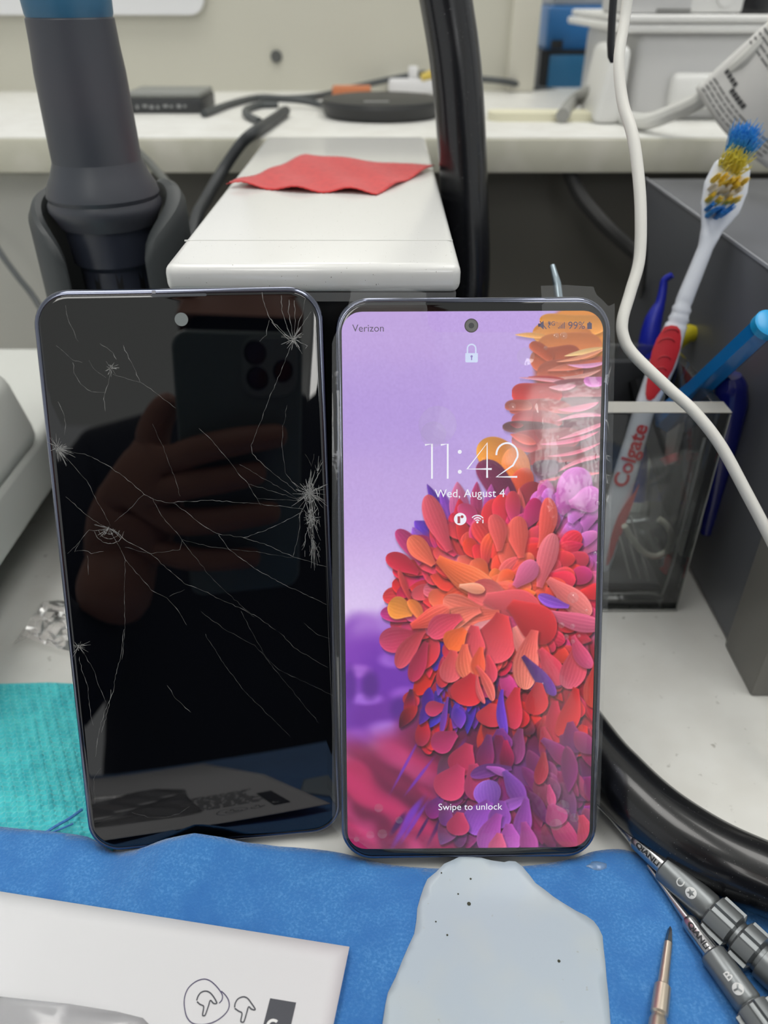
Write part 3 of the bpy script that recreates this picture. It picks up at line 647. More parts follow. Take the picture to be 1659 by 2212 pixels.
def scatter(n, fx, cols, Lr, Wr, angf, vein=.3, shape=None, shade=1.):
    for k in range(n):
        x, y = fx(k, n); petal(x, y, petal_rnd.uniform(*Lr), petal_rnd.uniform(*Wr), angf(x, y)+petal_rnd.uniform(-24, 24), pr_(petal_rnd.choice(cols)), pr_(petal_rnd.choice(cols)), petal_rnd.choice((0,0,vein)), shape or petal_rnd.choice(('round','round','leaf')), shade)
U = petal_rnd.uniform
# upper right: stacked horizontal ruffles
blob(1260,800,105,145,(176,92,70),.08); blob(1265,715,82,58,(222,140,60),.06); blob(1285,960,140,150,(120,86,96),.3); blob(1230,960,90,90,(112,60,72),.3)  # the greyish pink puts the screen's reflection into the picture
ru = [(1240,700,150,46,182,(214,142,70),(226,150,60)),(1215,722,130,50,184,(216,128,66),(222,150,78)),(1150,725,76,12,184,(214,150,80),(230,170,100)),(1230,748,140,60,178,(206,118,66),(212,128,72)),(1200,775,110,56,172,(170,80,52),(190,96,66)),(1170,758,60,26,215,(168,78,50),(176,84,56)),
      (1210,800,100,44,176,(168,84,64),(182,96,74)),(1240,790,120,18,170,(190,92,70),(206,120,96)),(1262,760,90,12,168,(214,170,110),(226,190,130)),(1255,770,110,9,165,(206,132,96),(214,140,110)),(1240,812,120,10,172,(200,140,130),(214,160,150)),(1180,818,80,14,184,(176,60,58),(190,70,66)),
      (1190,822,140,8,186,(212,150,160),(200,130,140)),(1268,788,86,10,176,(206,140,180),(214,150,190)),(1250,840,150,40,178,(140,76,84),(150,80,90)),(1160,852,110,52,180,(176,62,66),(200,54,52)),(1215,836,60,14,176,(206,130,150),(214,150,160)),(1283,824,44,22,180,(196,112,176),(206,120,190)),
      (1170,880,140,30,180,(170,80,86),(178,84,76)),(1120,876,60,24,180,(176,96,86),(160,80,70)),(1160,905,110,34,182,(164,74,84),(190,84,88)),(1150,925,130,28,184,(120,72,78),(104,66,70)),(1116,918,30,12,186,(130,50,56),(120,44,50)),(1180,950,150,50,176,(150,70,78),(180,76,80)),(1130,948,60,20,200,(196,84,76),(200,90,80)),
      (1250,880,90,14,170,(214,110,140),(206,100,130)),(1255,900,110,9,174,(200,110,140),(214,140,160)),(1262,930,120,10,160,(210,110,136),(220,130,150)),(1230,950,130,10,168,(206,90,120),(214,110,140)),(1210,985,160,34,176,(120,58,66),(150,50,56)),(1240,975,120,8,166,(210,100,126),(206,96,120)),
      (1250,1000,120,9,160,(206,104,130),(214,120,140)),(1180,1010,60,34,176,(90,44,66),(84,40,60)),(1230,1030,140,10,172,(200,84,96),(206,90,110)),(1250,1050,110,44,178,(110,70,84),(120,60,76))]
for r in ru: petal(*r[:5], r[5], r[6], .12, 'slab' if r[3] > 20 else 'leaf', .5, .5)
petal(1085,990,120,74,-150,(214,110,50),(228,150,40),.3); petal(1120,1010,90,60,-120,(222,110,50),(224,130,60),.3); petal(1130,1050,80,50,-90,(196,72,50),(210,84,56),.2)
petal(1075,1050,130,58,-120,(104,36,66),(122,44,84),.4,'slab'); petal(1150,1080,80,60,-100,(120,40,60),(150,50,60),.2)
# pink-violet cluster right of the ball
blob(1240,1190,90,140,(172,90,168),.15)
scatter(46, lambda k,n: (U(1160,1296), U(1060,1290)), [(186,96,176),(176,84,160),(200,110,190),(190,90,140)], (44,84), (26,46), lambda x,y: math.degrees(math.atan2(y-1260, x-1150)), .3)
petal(1235,1060,110,72,-60,(170,70,150),(196,100,186),.4); petal(1265,1080,70,56,-20,(180,84,160),(190,96,180),.3)
# crown petals above the ball
for r in [(940,1090,96,24,-108,VI,(96,50,160)),(962,1100,90,26,-100,(150,70,170),(120,60,180)),(992,1090,100,44,-95,(160,60,120),(200,110,150)),(1030,1080,80,26,-92,(150,44,90),(170,60,110)),(1058,1090,90,30,-85,(150,54,130),(170,74,150)),(1090,1100,100,34,-80,(176,60,120),(190,84,150)),
          (920,1150,70,46,-130,VI,(110,60,190)),(905,1165,60,30,-120,PU,(150,90,200)),(1120,1110,110,28,-84,(206,70,70),(210,90,90)),(1150,1110,90,32,-70,(196,84,150),(200,104,170))]: petal(*r, .5, 'leaf')
# the main ball
blob(1075,1290,215,180,(190,52,56),.12); blob(1150,1450,170,120,(150,30,44),.2); blob(1000,1480,80,90,(58,22,120),.25)
def ang_ball(x, y): return math.degrees(math.atan2(y-1275, x-1060))
def ringf(r0, r1, ex=1.0):
    def f(k, n):
        t = 2*math.pi*k/n+U(-.15,.15); r = U(r0, r1); return (1065+r*math.cos(t)*ex, 1290+r*math.sin(t)*.95)
    return f
scatter(96, lambda k,n: (U(880,1292), U(1400,1600)), [CR_,RD,DK,(130,30,60),(190,36,40)], (38,72), (22,38), lambda x,y: 90+(x-1080)*-.1, .2, None, 1.2)
scatter(34, lambda k,n: (U(920,1040), U(1400,1560)), [VI,(74,30,160),(90,36,140),PU], (40,80), (14,30), lambda x,y: 95, .2, 'leaf', 1.2)
scatter(64, ringf(170,215), [CR_,RD,MG,(200,40,60)], (52,84), (30,44), ang_ball, .6, None, 1.3)
scatter(66, ringf(120,170), [RD,(214,58,50),PK,(212,60,80),(190,40,60)], (50,84), (30,46), ang_ball, .7, None, 1.3)
scatter(54, ringf(70,120), [OR,(222,66,50),RD,(224,86,76)], (48,80), (28,46), ang_ball, .8, None, 1.2)
scatter(30, ringf(15,70), [OR,(230,78,48),(238,104,70)], (46,76), (28,44), ang_ball, .8, None, 1.2)
# measured single petals, back to front
for r in [(945,1130,130,46,-112,(196,60,80),(206,84,100),.5),(885,1180,90,36,-125,(160,40,90),(176,50,110),.5),(910,1190,80,44,-130,(220,90,70),(228,110,80),.6),(876,1270,86,14,-112,(170,44,50),(190,60,60),.0),(865,1315,56,50,-160,(220,130,60),(226,140,50),.4),(900,1320,60,26,-120,(214,110,70),(226,120,50),.3),
          (862,1380,86,56,170,(176,44,70),(190,60,100),.4),(885,1400,100,40,125,(170,50,60),(196,70,90),.3),(905,1430,90,36,110,(150,30,60),(176,40,80),.2),(1180,1130,110,40,-80,(206,72,64),(216,84,76),.4),(1120,1160,90,46,-95,(214,80,70),(220,90,80),.3),(1075,1150,80,40,-100,(206,76,70),(214,84,84),.4),
          (1180,1210,120,44,-75,(206,84,96),(216,110,120),.6),(1135,1240,70,44,-50,(196,84,120),(206,100,140),.2),(1230,1290,120,50,40,(214,96,96),(220,120,116),.5),(1195,1300,70,26,-160,(130,64,180),(140,80,200),.8),(1240,1340,130,40,14,(196,84,110),(204,90,124),.7),
          (1005,1245,140,60,30,(226,96,50),(236,120,80),1.0),(1060,1290,100,70,200,(226,120,110),(214,80,84),.3),(1110,1310,130,76,20,(206,84,90),(200,64,76),.2),(1020,1270,56,24,10,(240,160,130),(232,140,110),.3),(1000,1310,90,50,-165,(226,100,84),(236,120,100),.8),(1030,1335,100,50,170,(230,96,80),(238,120,100),1.0),
          (990,1335,100,46,155,(226,104,90),(236,130,100),1.0),(930,1335,90,44,-25,(214,70,60),(230,100,84),.9),(960,1350,80,50,150,(206,60,80),(210,70,100),.5),(1040,1355,60,26,150,(236,150,150),(240,150,160),.1),(1100,1350,60,44,30,(150,40,80),(196,70,110),.3),(1070,1380,110,90,110,(206,56,60),(216,80,96),.2),
          (1020,1390,76,58,100,(206,64,76),(214,80,90),.2),(985,1380,56,50,130,(232,96,50),(236,104,44),.3),(1130,1390,80,40,60,(230,130,120),(226,110,110),.3),(1150,1340,120,80,40,(196,50,52),(180,40,48),.2),(1140,1425,130,56,100,(220,84,80),(232,130,110),1.0),
          (975,1440,70,50,100,(206,70,70),(216,90,100),.3),(1005,1430,76,40,85,(222,90,70),(240,120,90),1.0),(1035,1430,64,32,95,(226,80,54),(230,90,60),.2),(1060,1445,60,26,80,(206,56,70),(214,70,96),.2),(1190,1440,90,44,60,(196,50,70),(206,64,90),.3),(1240,1440,100,56,105,(200,60,70),(206,84,110),.6),
          (1255,1410,80,34,60,(190,60,90),(200,76,120),.4),(1290,1480,100,60,95,(196,50,50),(210,70,56),.6),(1010,1490,70,70,120,(196,36,50),(206,46,56),.1),(1050,1475,84,22,65,(214,74,70),(226,110,100),1.0),(1036,1490,64,14,75,(206,74,80),(220,96,100),.8),(1165,1460,110,30,50,(70,30,90),(110,50,150),.2),
          (1160,1510,70,50,100,(176,34,44),(196,44,50),.1),(1200,1560,90,44,85,(176,34,60),(190,40,60),.2),(1110,1530,90,44,95,(190,40,50),(196,50,80),.2),(1230,1540,110,46,110,(190,36,40),(200,46,50),.2),(940,1530,44,34,170,(170,40,80),(176,50,90),.1),(1060,1545,50,60,100,(196,50,60),(190,46,66),.1),
          (1085,1540,100,22,85,(90,40,170),(110,60,190),.3),(960,1545,80,14,100,(96,40,140),(110,50,160),.1),(1250,1600,70,50,110,(196,40,40),(214,50,50),.1),(1180,1610,80,36,80,(160,36,60),(170,40,64),.1)]:
    petal(*r[:5], r[5], r[6], r[7])
# lower blossoms
blob(1110,1730,150,110,(108,48,110),.3)
scatter(60, lambda k,n: (U(940,1292), U(1590,1810)), [(150,36,84),(120,40,96),(110,44,110),(96,32,72)], (50,90), (30,50), lambda x,y: 80+(x-1100)*-.2, .2, None, 1.1)
scatter(30, lambda k,n: (U(1150,1290), U(1640,1820)), [(120,40,84),(140,44,90),(104,36,84)], (54,100), (26,40), lambda x,y: 70, .3, 'leaf')
for r in [(960,1600,60,50,150,(160,40,90),(170,44,96),.2),(1000,1640,70,60,110,(176,44,80),(170,40,80),.2),(975,1690,80,70,120,(180,46,90),(196,60,100),.1),(1030,1690,80,60,80,(170,50,90),(176,54,110),.2),(1060,1665,90,30,170,(96,40,110),(110,50,130),.5),(1075,1665,50,18,20,(150,70,160),(170,90,180),.3),
          (1110,1700,80,40,60,(110,60,150),(124,60,150),.3),(1055,1720,70,60,-100,(120,60,160),(140,90,190),.4),(1110,1735,64,26,160,(140,74,170),(150,84,180),.4),(1035,1765,80,60,120,(130,60,160),(150,80,190),.3),(1080,1760,60,50,100,(124,60,150),(140,70,170),.2),(1130,1770,90,40,100,(130,60,150),(150,70,160),.3),
          (1060,1800,90,50,110,(150,60,150),(170,80,170),.3),(1100,1810,60,50,90,(160,70,160),(180,90,180),.2),(1140,1815,80,40,80,(150,60,130),(170,70,150),.3),(990,1780,50,50,100,(176,50,90),(170,50,90),.1),(1075,1825,50,40,100,(196,80,120),(206,90,130),.2),(1190,1720,50,20,80,(180,60,110),(190,70,120),.3),
          (1215,1790,100,46,60,(170,50,100),(160,44,90),.4),(1200,1760,50,50,60,(160,60,110),(160,56,110),.1),(1265,1800,80,44,80,(180,50,80),(190,60,90),.4),(1170,1660,70,30,100,(150,50,60),(160,50,70),.1)]:
    petal(*r[:5], r[5], r[6], r[7])
img = np.clip(img, 0, 255)
# screen mesh: rounded rectangle grid carrying the picture
sx0, sx1 = RP(741.5,1000)[0], RP(1294.5,1000)[0]; sy1, sy0 = RP(1018,672.5)[1], RP(1018,1831)[1]
PN, PM = 430, 900
lx = np.linspace(0, 1, PN); ly = np.linspace(0, 1, PM); rr_s = 5.4
vx = np.zeros((PM, PN)); vy = np.zeros((PM, PN))
for j, q in enumerate(ly):
    y = sy0+(sy1-sy0)*q; e_ = min(y-sy0, sy1-y); ins = rr_s-math.sqrt(max(0, rr_s**2-(rr_s-e_)**2)) if e_ < rr_s else 0
    vx[j] = sx0+ins+(sx1-sx0-2*ins)*lx; vy[j] = y
Mi = MR; Oc = Vector((0,0,HCAM))
P3 = np.stack([vx, vy, np.full_like(vx, .17)], -1)@np.array(Mi.to_3x3()).T + np.array(Mi.translation)
dl = P3 - np.array((0,0,HCAM)); s_, c_ = math.sin(PITCH), math.cos(PITCH)
fw = dl[...,1]*c_-dl[...,2]*s_; up_ = dl[...,1]*s_+dl[...,2]*c_
pu = CU+FPX*dl[...,0]/fw; pv = CV-FPX*up_/fw
fx = np.clip((pu-X0)*SS, 0, NX-1.01); fy = np.clip((pv-Y0)*SS, 0, NY-1.01); ix, iy = fx.astype(int), fy.astype(int); tx, ty = (fx-ix)[...,None], (fy-iy)[...,None]
cols = (img[iy,ix]*(1-tx)+img[iy,ix+1]*tx)*(1-ty)+(img[iy+1,ix]*(1-tx)+img[iy+1,ix+1]*tx)*ty
me = bpy.data.meshes.new('display'); nv = PN*PM
me.vertices.add(nv); me.vertices.foreach_set('co', (np.stack([vx, vy, np.full_like(vx, .17)], -1)*MM).ravel())
ii = np.arange(PN*PM).reshape(PM, PN); q = np.stack([ii[:-1,:-1], ii[:-1,1:], ii[1:,1:], ii[1:,:-1]], -1).reshape(-1, 4)
me.loops.add(q.size); me.loops.foreach_set('vertex_index', q.ravel()); me.polygons.add(len(q)); me.polygons.foreach_set('loop_start', np.arange(0, q.size, 4)); me.polygons.foreach_set('loop_total', np.full(len(q), 4)); me.update(); me.validate()
ca = me.color_attributes.new('picture', 'FLOAT_COLOR', 'POINT'); ca.data.foreach_set('color', np.concatenate([lin(cols), np.ones((PM, PN, 1))], -1).astype(np.float32).ravel())
dm = bpy.data.materials.new('display_lit'); dm.use_nodes = True; nt = dm.node_tree; b = nt.nodes['Principled BSDF']; at_ = nt.nodes.new('ShaderNodeAttribute'); at_.attribute_name = 'picture'
b.inputs['Base Color'].default_value = (0,0,0,1); b.inputs['Roughness'].default_value = .04; b.inputs['Specular IOR Level'].default_value = .4; nt.links.new(at_.outputs['Color'], b.inputs['Emission Color']); b.inputs['Emission Strength'].default_value = 1.0
me.materials.append(dm); disp = bpy.data.objects.new('display', me); COL.objects.link(disp); disp.parent = PR; WM[disp] = WM[PR]; disp['label'] = 'lit screen with red and orange petals on lilac'
# writing and icons on the screen
wht = mat('screen_white', (0,0,0), .3, emit=((240,240,250), 1.0)); grt = mat('screen_dark_text', (0,0,0), .3, emit=((76,66,92), 1.0)); lkm = mat('screen_pale_lock', (0,0,0), .3, emit=((206,218,246), 1.0))
ZT = .21
def RF(u, v): x, y = RP(u, v); return MR @ Matrix.Translation(Vector((x, y, 0)))
def RD_(u0, u1, v): return RP(u1, v)[0]-RP(u0, v)[0]
make_obj('carrier_text', text_mb('Verizon', RD_(761,829,709), RF(795,709), z=ZT), grt, PR)
def strokes(pts_list, wd): 
    m = MB()
    for pts in pts_list: m.ribbon([RP(*p) for p in pts], wd, MR, ZT)
    return m
arc2 = [(1072,983)] + [(1095+23*math.cos(math.radians(a)), 982+25*math.sin(math.radians(a))) for a in range(180, 382, 12)] + [(1108,1005),(1072,1030),(1117,1030)]
clock = [[(918,961),(933,959),(933,1034)], [(952,961),(967,959),(967,1034)], [(1052,1032),(1052,957),(1009,1013),(1062,1013)], arc2]
ck = strokes(clock, .5)
for v in (976, 1019): x, y = RP(993, v); ck = merge(ck, disc(MR, x, y, .55, ZT, 20))
make_obj('clock_text', ck, wht, PR)
make_obj('date_text', text_mb('Wed, August 4', RD_(939,1090,1067), RF(1014.5,1068), z=ZT), wht, PR)
make_obj('unlock_text', text_mb('Swipe to unlock', RD_(947,1085,1743), RF(1016,1744), z=ZT), wht, PR)
# status icons
ic = strokes([[(1186,694),(1184,697),(1187,701),(1184,705),(1187,709)], [(1166,694),(1180,711)]], .22)
ic.add([MR @ Vector((*RP(u, v), ZT)) for u, v in ((1162,699),(1167,699),(1174,693),(1174,712),(1167,706),(1162,706))], [(0,1,2,3,4,5)])
for k in range(5): ic = merge(ic, strokes([[(1206+k*3.2, 710), (1206+k*3.2, 707-k*2.7)]], .2))
ic.prism([RP(u, v) for u, v in ((1268,698),(1271,698),(1271,695.5),(1275,695.5),(1275,698),(1278,698),(1278,711),(1268,711))], ZT, ZT+.01, MR)
make_obj('status_icon', ic, grt, PR)
make_obj('status_text', merge(text_mb('4G', RD_(1184,1199,699), RF(1191,699), z=ZT, bold=.02), text_mb('LTE', RD_(1200,1205,697), RF(1202,697), z=ZT), text_mb('99%', RD_(1227,1263,703), RF(1245,703), z=ZT)), grt, PR)
# padlock
lk = MB(); lk.prism([RP(u, v) for u, v in [(1005,763),(1032,763),(1032,781),(1030,783),(1007,783),(1005,781)]], ZT, ZT+.01, MR)
lk.ribbon([RP(1018.5+9*math.cos(math.radians(a)), 753+9*math.sin(math.radians(a))) for a in [180+k*15 for k in range(13)]] + [RP(1027.5,763)], .38, MR, ZT); lk.ribbon([RP(1009.5,753), RP(1009.5,763)], .38, MR, ZT)
make_obj('lock_icon', lk, lkm, PR)
make_obj('keyhole', merge(disc(MR, *RP(1018.5,770), .32, ZT+.02, 16), strokes([[(1018.5,770),(1018.5,778)]], .3).xf(Matrix.Translation(Vector((0,-.02,.01))))), mat('screen_lilac_dark', (0,0,0), .3, emit=((140,120,190),1)), PR)
# notification icons: round badge with an r mark, and wi-fi fan
bd = disc(MR, *RP(994,1121), 1.72, ZT); make_obj('round_badge', bd, wht, PR)
make_obj('badge_mark', merge(strokes([[(991,1130),(991,1115)]], .75).xf(Matrix.Translation(MR.to_3x3() @ Vector((0,0,.02)))), disc(MR, *RP(998,1116), .42, ZT+.02, 16)), mat('screen_red_mark', (0,0,0), .3, emit=((170,50,70),1)), PR)
wf = MB()
for r in (5, 10, 15): wf.ribbon([RP(1031+r*math.cos(math.radians(a)), 1128+r*math.sin(math.radians(a))) for a in range(-140, -38, 10)], .3, MR, ZT)
wf = merge(wf, disc(MR, *RP(1031,1128), .3, ZT, 12), strokes([[(1043,1122),(1043,1130)], [(1043,1118),(1043,1119.5)]], .3)); make_obj('wifi_icon', wf, wht, PR)
# front camera
cx, cy = RP(1018, 703.5)
make_obj('camera_ring', MB().add([MR @ Vector((cx+r*math.cos(2*math.pi*k/40), cy+r*math.sin(2*math.pi*k/40), .2)) for r in (1.85, 1.6) for k in range(40)], [(k, (k+1)%40, 40+(k+1)%40, 40+k) for k in range(40)]), mat('cam_ring', (70,66,60), .4), PR)
make_obj('camera_lens', disc(MR, cx, cy, 1.6, .19), mat('cam_lens', (112,112,110), .25), PR)
make_obj('camera_pupil', disc(MR, cx, cy, .75, .2), mat('cam_pupil', (74,76,78), .2), PR)
# protective film with two top tabs and a notch between them
fo = [(718,1782),(717.5,742),(722,728),(735,700),(750,668),(757,640),(758,626),(800,623),(880,622),(921,632)]
fo += [(923,668)] + [(951+28*math.cos(math.radians(a)), 690+28*math.sin(math.radians(a))) for a in range(180, 89, -15)] + [(1142+28*math.cos(math.radians(a)), 690+28*math.sin(math.radians(a))) for a in range(90, -1, -15)]
fo += [(1170,668),(1170,616),(1225,614),(1284,618),(1289,636),(1303,650),(1313,662),(1326,656),(1326,760),(1318,1130),(1303,1500),(1294,1745),(1284,1800),(1276,1806),(1262,1826),(1100,1838),(900,1838),(795,1832),(768,1812),(742,1808)]
fl = [RP(*p) for p in fo]
rx = RP(1318,1100)[0]
def filmz(x, y):
    z = .34
    t = (x-(rx-7))/7
    if t > 0: z += .55*t*t + .10*math.sin(y*.33+1.2*math.sin(y*.11))*t + .05*math.sin(y*1.1)*t
    tt = (x-(rx-19))/7.0; yy = (y-36)/26.0
    z += .42*math.exp(-tt*tt)*math.exp(-yy*yy)
    if y > H_/2-2.5: z += -(y-(H_/2-2.5))*.25
    if x < -W_/2+2: z += .15*(-W_/2+2-x)
    z += .02*math.sin(x*.5+y*.21)
    return z
fm = sheet(fl, 1.3, filmz); fm.xf(MR)
filmm = clear_mat('clear_film', haze=.055, rough=.05, ior=1.38, bump=(260,.18,.25,2)); make_obj('protective_film', fm, filmm, PR, sharp=80)
# trapped air bubbles under the film
bub = MB()
def dome(u, v, r, h=.12, ell=1., z=.34):
    x, y = RP(u, v); o = len(bub.v); n = 24; rings = 5; vs = []; fs = []
    for i in range(rings+1):
        q = i/rings
        for k in range(n): vs.append(MR @ Vector((x+r*ell*(1-q)*math.cos(2*math.pi*k/n), y+r*(1-q)*math.sin(2*math.pi*k/n), z+h*math.sin(q*math.pi/2))))
    for i in range(rings):
        for k in range(n): fs.append((i*n+k, i*n+(k+1)%n, (i+1)*n+(k+1)%n, (i+1)*n+k))
    bub.add(vs, fs)
for a in [(1170,905,5.6,.55,.45,.48),(1196,910,1.3,.4,.8,.48),(1178,968,1.0,.35,1,.48),(1290,988,1.1,.4,.6,.5),(1225,1000,.5,.3,1,.45),(1205,1030,.7,.3,1,.42),(1231,1060,.4,.3,1,.42),(1290,1087,.7,.3,.8,.5),(1285,1195,.55,.3,1,.5),(1288,1215,.35,.3,1,.5),(1201,726,.8,.15),(1217,725,1.0,.15),(1178,752,.6,.15),(945,918,5.2,.10),(936,938,3.5,.06),(1135,770,2.4,.08),
          (1237,1290,1.6,.2),(1212,1350,.9,.12),(1236,1352,.7,.12),(1222,1375,.8,.12),(1237,1385,.6,.12),(1250,1373,.5,.12),(1266,1318,.4,.2),(1172,1476,.35,.3),(1215,1740,1.9,.12),(1223,1752,.9,.2),(1240,1765,1.4,.1),(1200,1780,1.8,.08),(862,1770,1.1,.1),(818,1744,1.3,.08),(800,1802,1.2,.08),(826,1800,1.4,.08),(770,1812,.8,.08),(1106,878,1.0,.08),(1110,1010,.5,.1)]: dome(*a)
o = make_obj('air_bubbles', bub, clear_mat('bubble_clear', haze=.10, hazecol=(255,255,255), rough=.04, ior=1.6), PR); o['kind'] = 'stuff'
# ------------------------------------------------------------------ cloths, paper and plastic on the bench
felt = mat('blue_felt', (64,128,196), .95, spec=.1, sheen=.5, bump=(1500,.6,.5,4), vary=[(1300,(92,152,214),.45,.75,3),(90,(58,118,188),.4,.7,2)])
edge_px = [(-160,1765,3.4),(0,1788,3.4),(95,1797,3.4),(190,1810,3.0),(245,1842,1.2),(300,1836,3),(360,1815,6),(420,1802,8.5),(480,1811,6.5),(530,1822,4),(603,1831,1.6),(675,1837,1),(740,1846,1),(850,1872,1),(1000,1880,1),(1150,1872,1),(1240,1856,1),(1282,1842,1),(1336,1837,1),(1380,1847,1),(1450,1872,1),(1560,1915,1),(1720,1985,1),(1900,2040,1)]
ep = [(at(u, v, z=z), z) for u, v, z in edge_px]
epx = np.array([p.x for p, _ in ep]); epy = np.array([p.y for p, _ in ep]); epz = np.array([z for _, z in ep])
def edge_y(x): return float(np.interp(x, epx, epy))
def feltz(x, y):
    e = edge_y(x); d = max(0, e-y); z = float(np.interp(x, epx, epz))
    h = .6 + (z-.6)*math.exp(-(d/(12 if x > -62 else 18))**1.8) + (1-math.exp(-d/8))*(.5+.9*math.sin(x*.05+1.0+y*.03)**2)*math.exp(-d/70)
    h += .7*math.exp(-((x+66)/16)**2-((y-119)/6)**2)
    return h
ol = [Vector((p.x, p.y)) for p, _ in ep]
sm, _ = spline([Vector((p.x, p.y, 0)) for p in ol], [1]*len(ol), 4)
ol = [p.to_2d() for p in sm] + [Vector((170,-60)), Vector((140,-125)), Vector((-60,-132)), Vector((-230,-126)), Vector((-240,60))]
o = make_obj('blue_cloth', sheet(ol, 2.4, feltz), felt, solid=.6, sharp=80); tag(o, 'large blue felt cloth spread over the front of the bench under the tools', 'cloth')
# teal knitted towel
tz = []
a0, a1 = at(0,1470,z=2), at(192,1480,z=2); b0, b1 = at(-60,1830,z=2), at(230,1850,z=2)
tx0, tx1, ty0, ty1 = -175, -81, 129, 202
def towel_edge(x): return float(np.interp(x, [-175, a0.x, a0.x+18, a0.x+30, a1.x, -66], [a0.y+1, a0.y, a0.y+.6, a0.y-.2, a1.y, a1.y-1]))
NXT, NYT = 440, 330; tv = MB(); rnd = random.Random(3)
gx = np.linspace(tx0, tx1, NXT); gs = np.linspace(0, 1, NYT)
nr = np.random.RandomState(9); jit = nr.rand(80, 80)
vs = []
for j, s in enumerate(gs):
    for i, x in enumerate(gx):
        y = ty0+(towel_edge(x)-ty0)*s
        wob = .35*math.sin(x*.23+y*.11)+.3*math.sin(y*.31)
        row = (y+wob)/1.75; ri = math.floor(row); fr_ = row-ri; colm = (x+.5*(ri % 2)*1.9+.2*math.sin(y*.4))/1.9; ci = math.floor(colm); fc = colm-ci
        h = (math.sin(math.pi*fr_)**.7)*(math.sin(math.pi*fc)**.6)*(.75+.5*jit[ri % 80, ci % 80]); leg = .25*math.sin(2*math.pi*fc+math.pi*fr_)
        e = min(1, (1-s)*73/2.0); k_ = min(1, .35+.65*max(0, (y-136)/14)) if y < 150 else 1
        vs.append(Vector((x, y, .4+e*k_*(.2+2.0*h*(.75+.25*math.sin(x*1.7+y*.9))+leg*h))))
tv.v = vs; tv.f = [(j*NXT+i, j*NXT+i+1, (j+1)*NXT+i+1, (j+1)*NXT+i) for j in range(NYT-1) for i in range(NXT-1)]
o = make_obj('teal_towel', tv, mat('teal_yarn', (92,216,222), .85, spec=.15, sheen=.6, bump=(1800,.5,.25,3), vary=[(120,(72,196,206),.4,.7,2),(700,(110,220,218),.5,.8,2)]), sharp=180); tag(o, 'teal knitted microfibre towel lying on the bench left of the broken phone', 'towel')
# loose blue thread
o = make_obj('blue_thread', merge(MB().tube([at(u,v,z=3.6) for u,v in ((96,1800),(125,1782),(150,1768),(178,1748))], .45, 6, smooth=4), MB().tube([at(u,v,z=3.4) for u,v in ((100,1803),(128,1792),(158,1779))], .3, 6, smooth=4)), felt); tag(o, 'loose blue thread trailing from the blue cloth over the teal towel', 'thread')

# printed paper
pz = 4.2
pA, pB, pC = at(0,1925,z=pz), at(755,2045,z=pz), at(731,2212,z=pz)
ux = (pB-pA).normalized(); uy = Vector((-ux.y, ux.x, 0)); uyr = (pC-pB).normalized()
FPp = Matrix(((ux.x,uy.x,0,pB.x),(ux.y,uy.y,0,pB.y),(0,0,1,0),(0,0,0,1)))      # origin at the visible corner, x to the right, y away
inv = FPp.inverted(); kx = (inv @ pC); skew = kx.x/kx.y
def PP(u, v, z=pz+.2): p = inv @ at(u, v, z=z); return (p.x, p.y)
def papz(x, y): return pz + .25*math.sin(x*.05)-.006*y
def papz0(x, y): return 0
ol = [(0,0),(-170,0),(-172,-190),(skew*-190-30,-192),(skew*-95-6,-96)]
pm = sheet([Vector(p) for p in ol], 5, papz); pm.xf(FPp)
t = thing('printed_paper', 'white printed paper with hand icons and a grey block lying on the blue cloth', 'paper', (pB.x-60,pB.y-40,pz))
make_obj('sheet', pm, mat('paper_white', (220,220,223), .6), t, solid=.15)
ink = mat('ink_grey', (72,74,82), .6)
ZI = .12
def pstroke(mb, pts, wd, close=False):
    p = [PP(*q) for q in pts]; P3 = [Vector((a, b, 0)) for a, b in (p+[p[0]] if close else p)]; P3, _ = spline(P3, [1]*len(P3), 5)
    v = []; 
    for i, q in enumerate(P3):
        tt = (P3[min(i+1,len(P3)-1)]-P3[max(i-1,0)]); tt.normalize(); n = Vector((-tt.y, tt.x, 0))*wd/2
        for s_ in (q+n, q-n): v.append(FPp @ Vector((s_.x, s_.y, papz(s_.x, s_.y)+ZI)))
    mb.add(v, [(2*i, 2*i+1, 2*i+3, 2*i+2) for i in range(len(P3)-1)])
cz = lambda X, Y: (350+X/4.1475, 2000+Y/4.1475)
hd = MB()
pstroke(hd, [cz(*q) for q in ((310,665),(320,630),(345,595),(385,580),(425,592),(460,630),(488,680),(485,692),(460,690),(432,664),(415,715),(388,790),(375,802),(362,792),(372,720),(340,700),(312,675))], .32)
make_obj('hand_icon', hd, ink, t)
hd = MB()
pstroke(hd, [cz(*q) for q in ((650,728),(655,690),(680,650),(725,632),(765,645),(800,690),(832,738),(828,750),(800,742),(775,722),(758,775),(735,850),(720,860),(705,848),(715,780),(685,760),(650,735))], .32)
make_obj('hand_icon', hd, ink, t)
hd = MB()
pstroke(hd, [cz(*q) for q in ((510,690),(535,660),(540,620),(520,580),(480,530),(430,488),(375,472),(310,490),(250,535),(215,590),(198,660),(202,740),(225,820),(280,872),(380,880),(480,850),(560,790),(598,730),(597,670),(570,620),(530,580))], .26)
make_obj('ink_circle', hd, mat('ink_purple', (76,70,104), .6), t)
def pquad(mb, pts, dz=ZI): 
    q = [PP(*p) for p in pts]; mb.add([FPp @ Vector((a, b, papz(a, b)+dz)) for a, b in q], [tuple(range(len(q)))])
bk = MB(); q = [PP(*cz(968,645)), PP(*cz(1203,678)), PP(*cz(1203,678)), PP(*cz(968,645))]
wv = (q[1][0]-q[0][0]); x0, y0 = q[0]
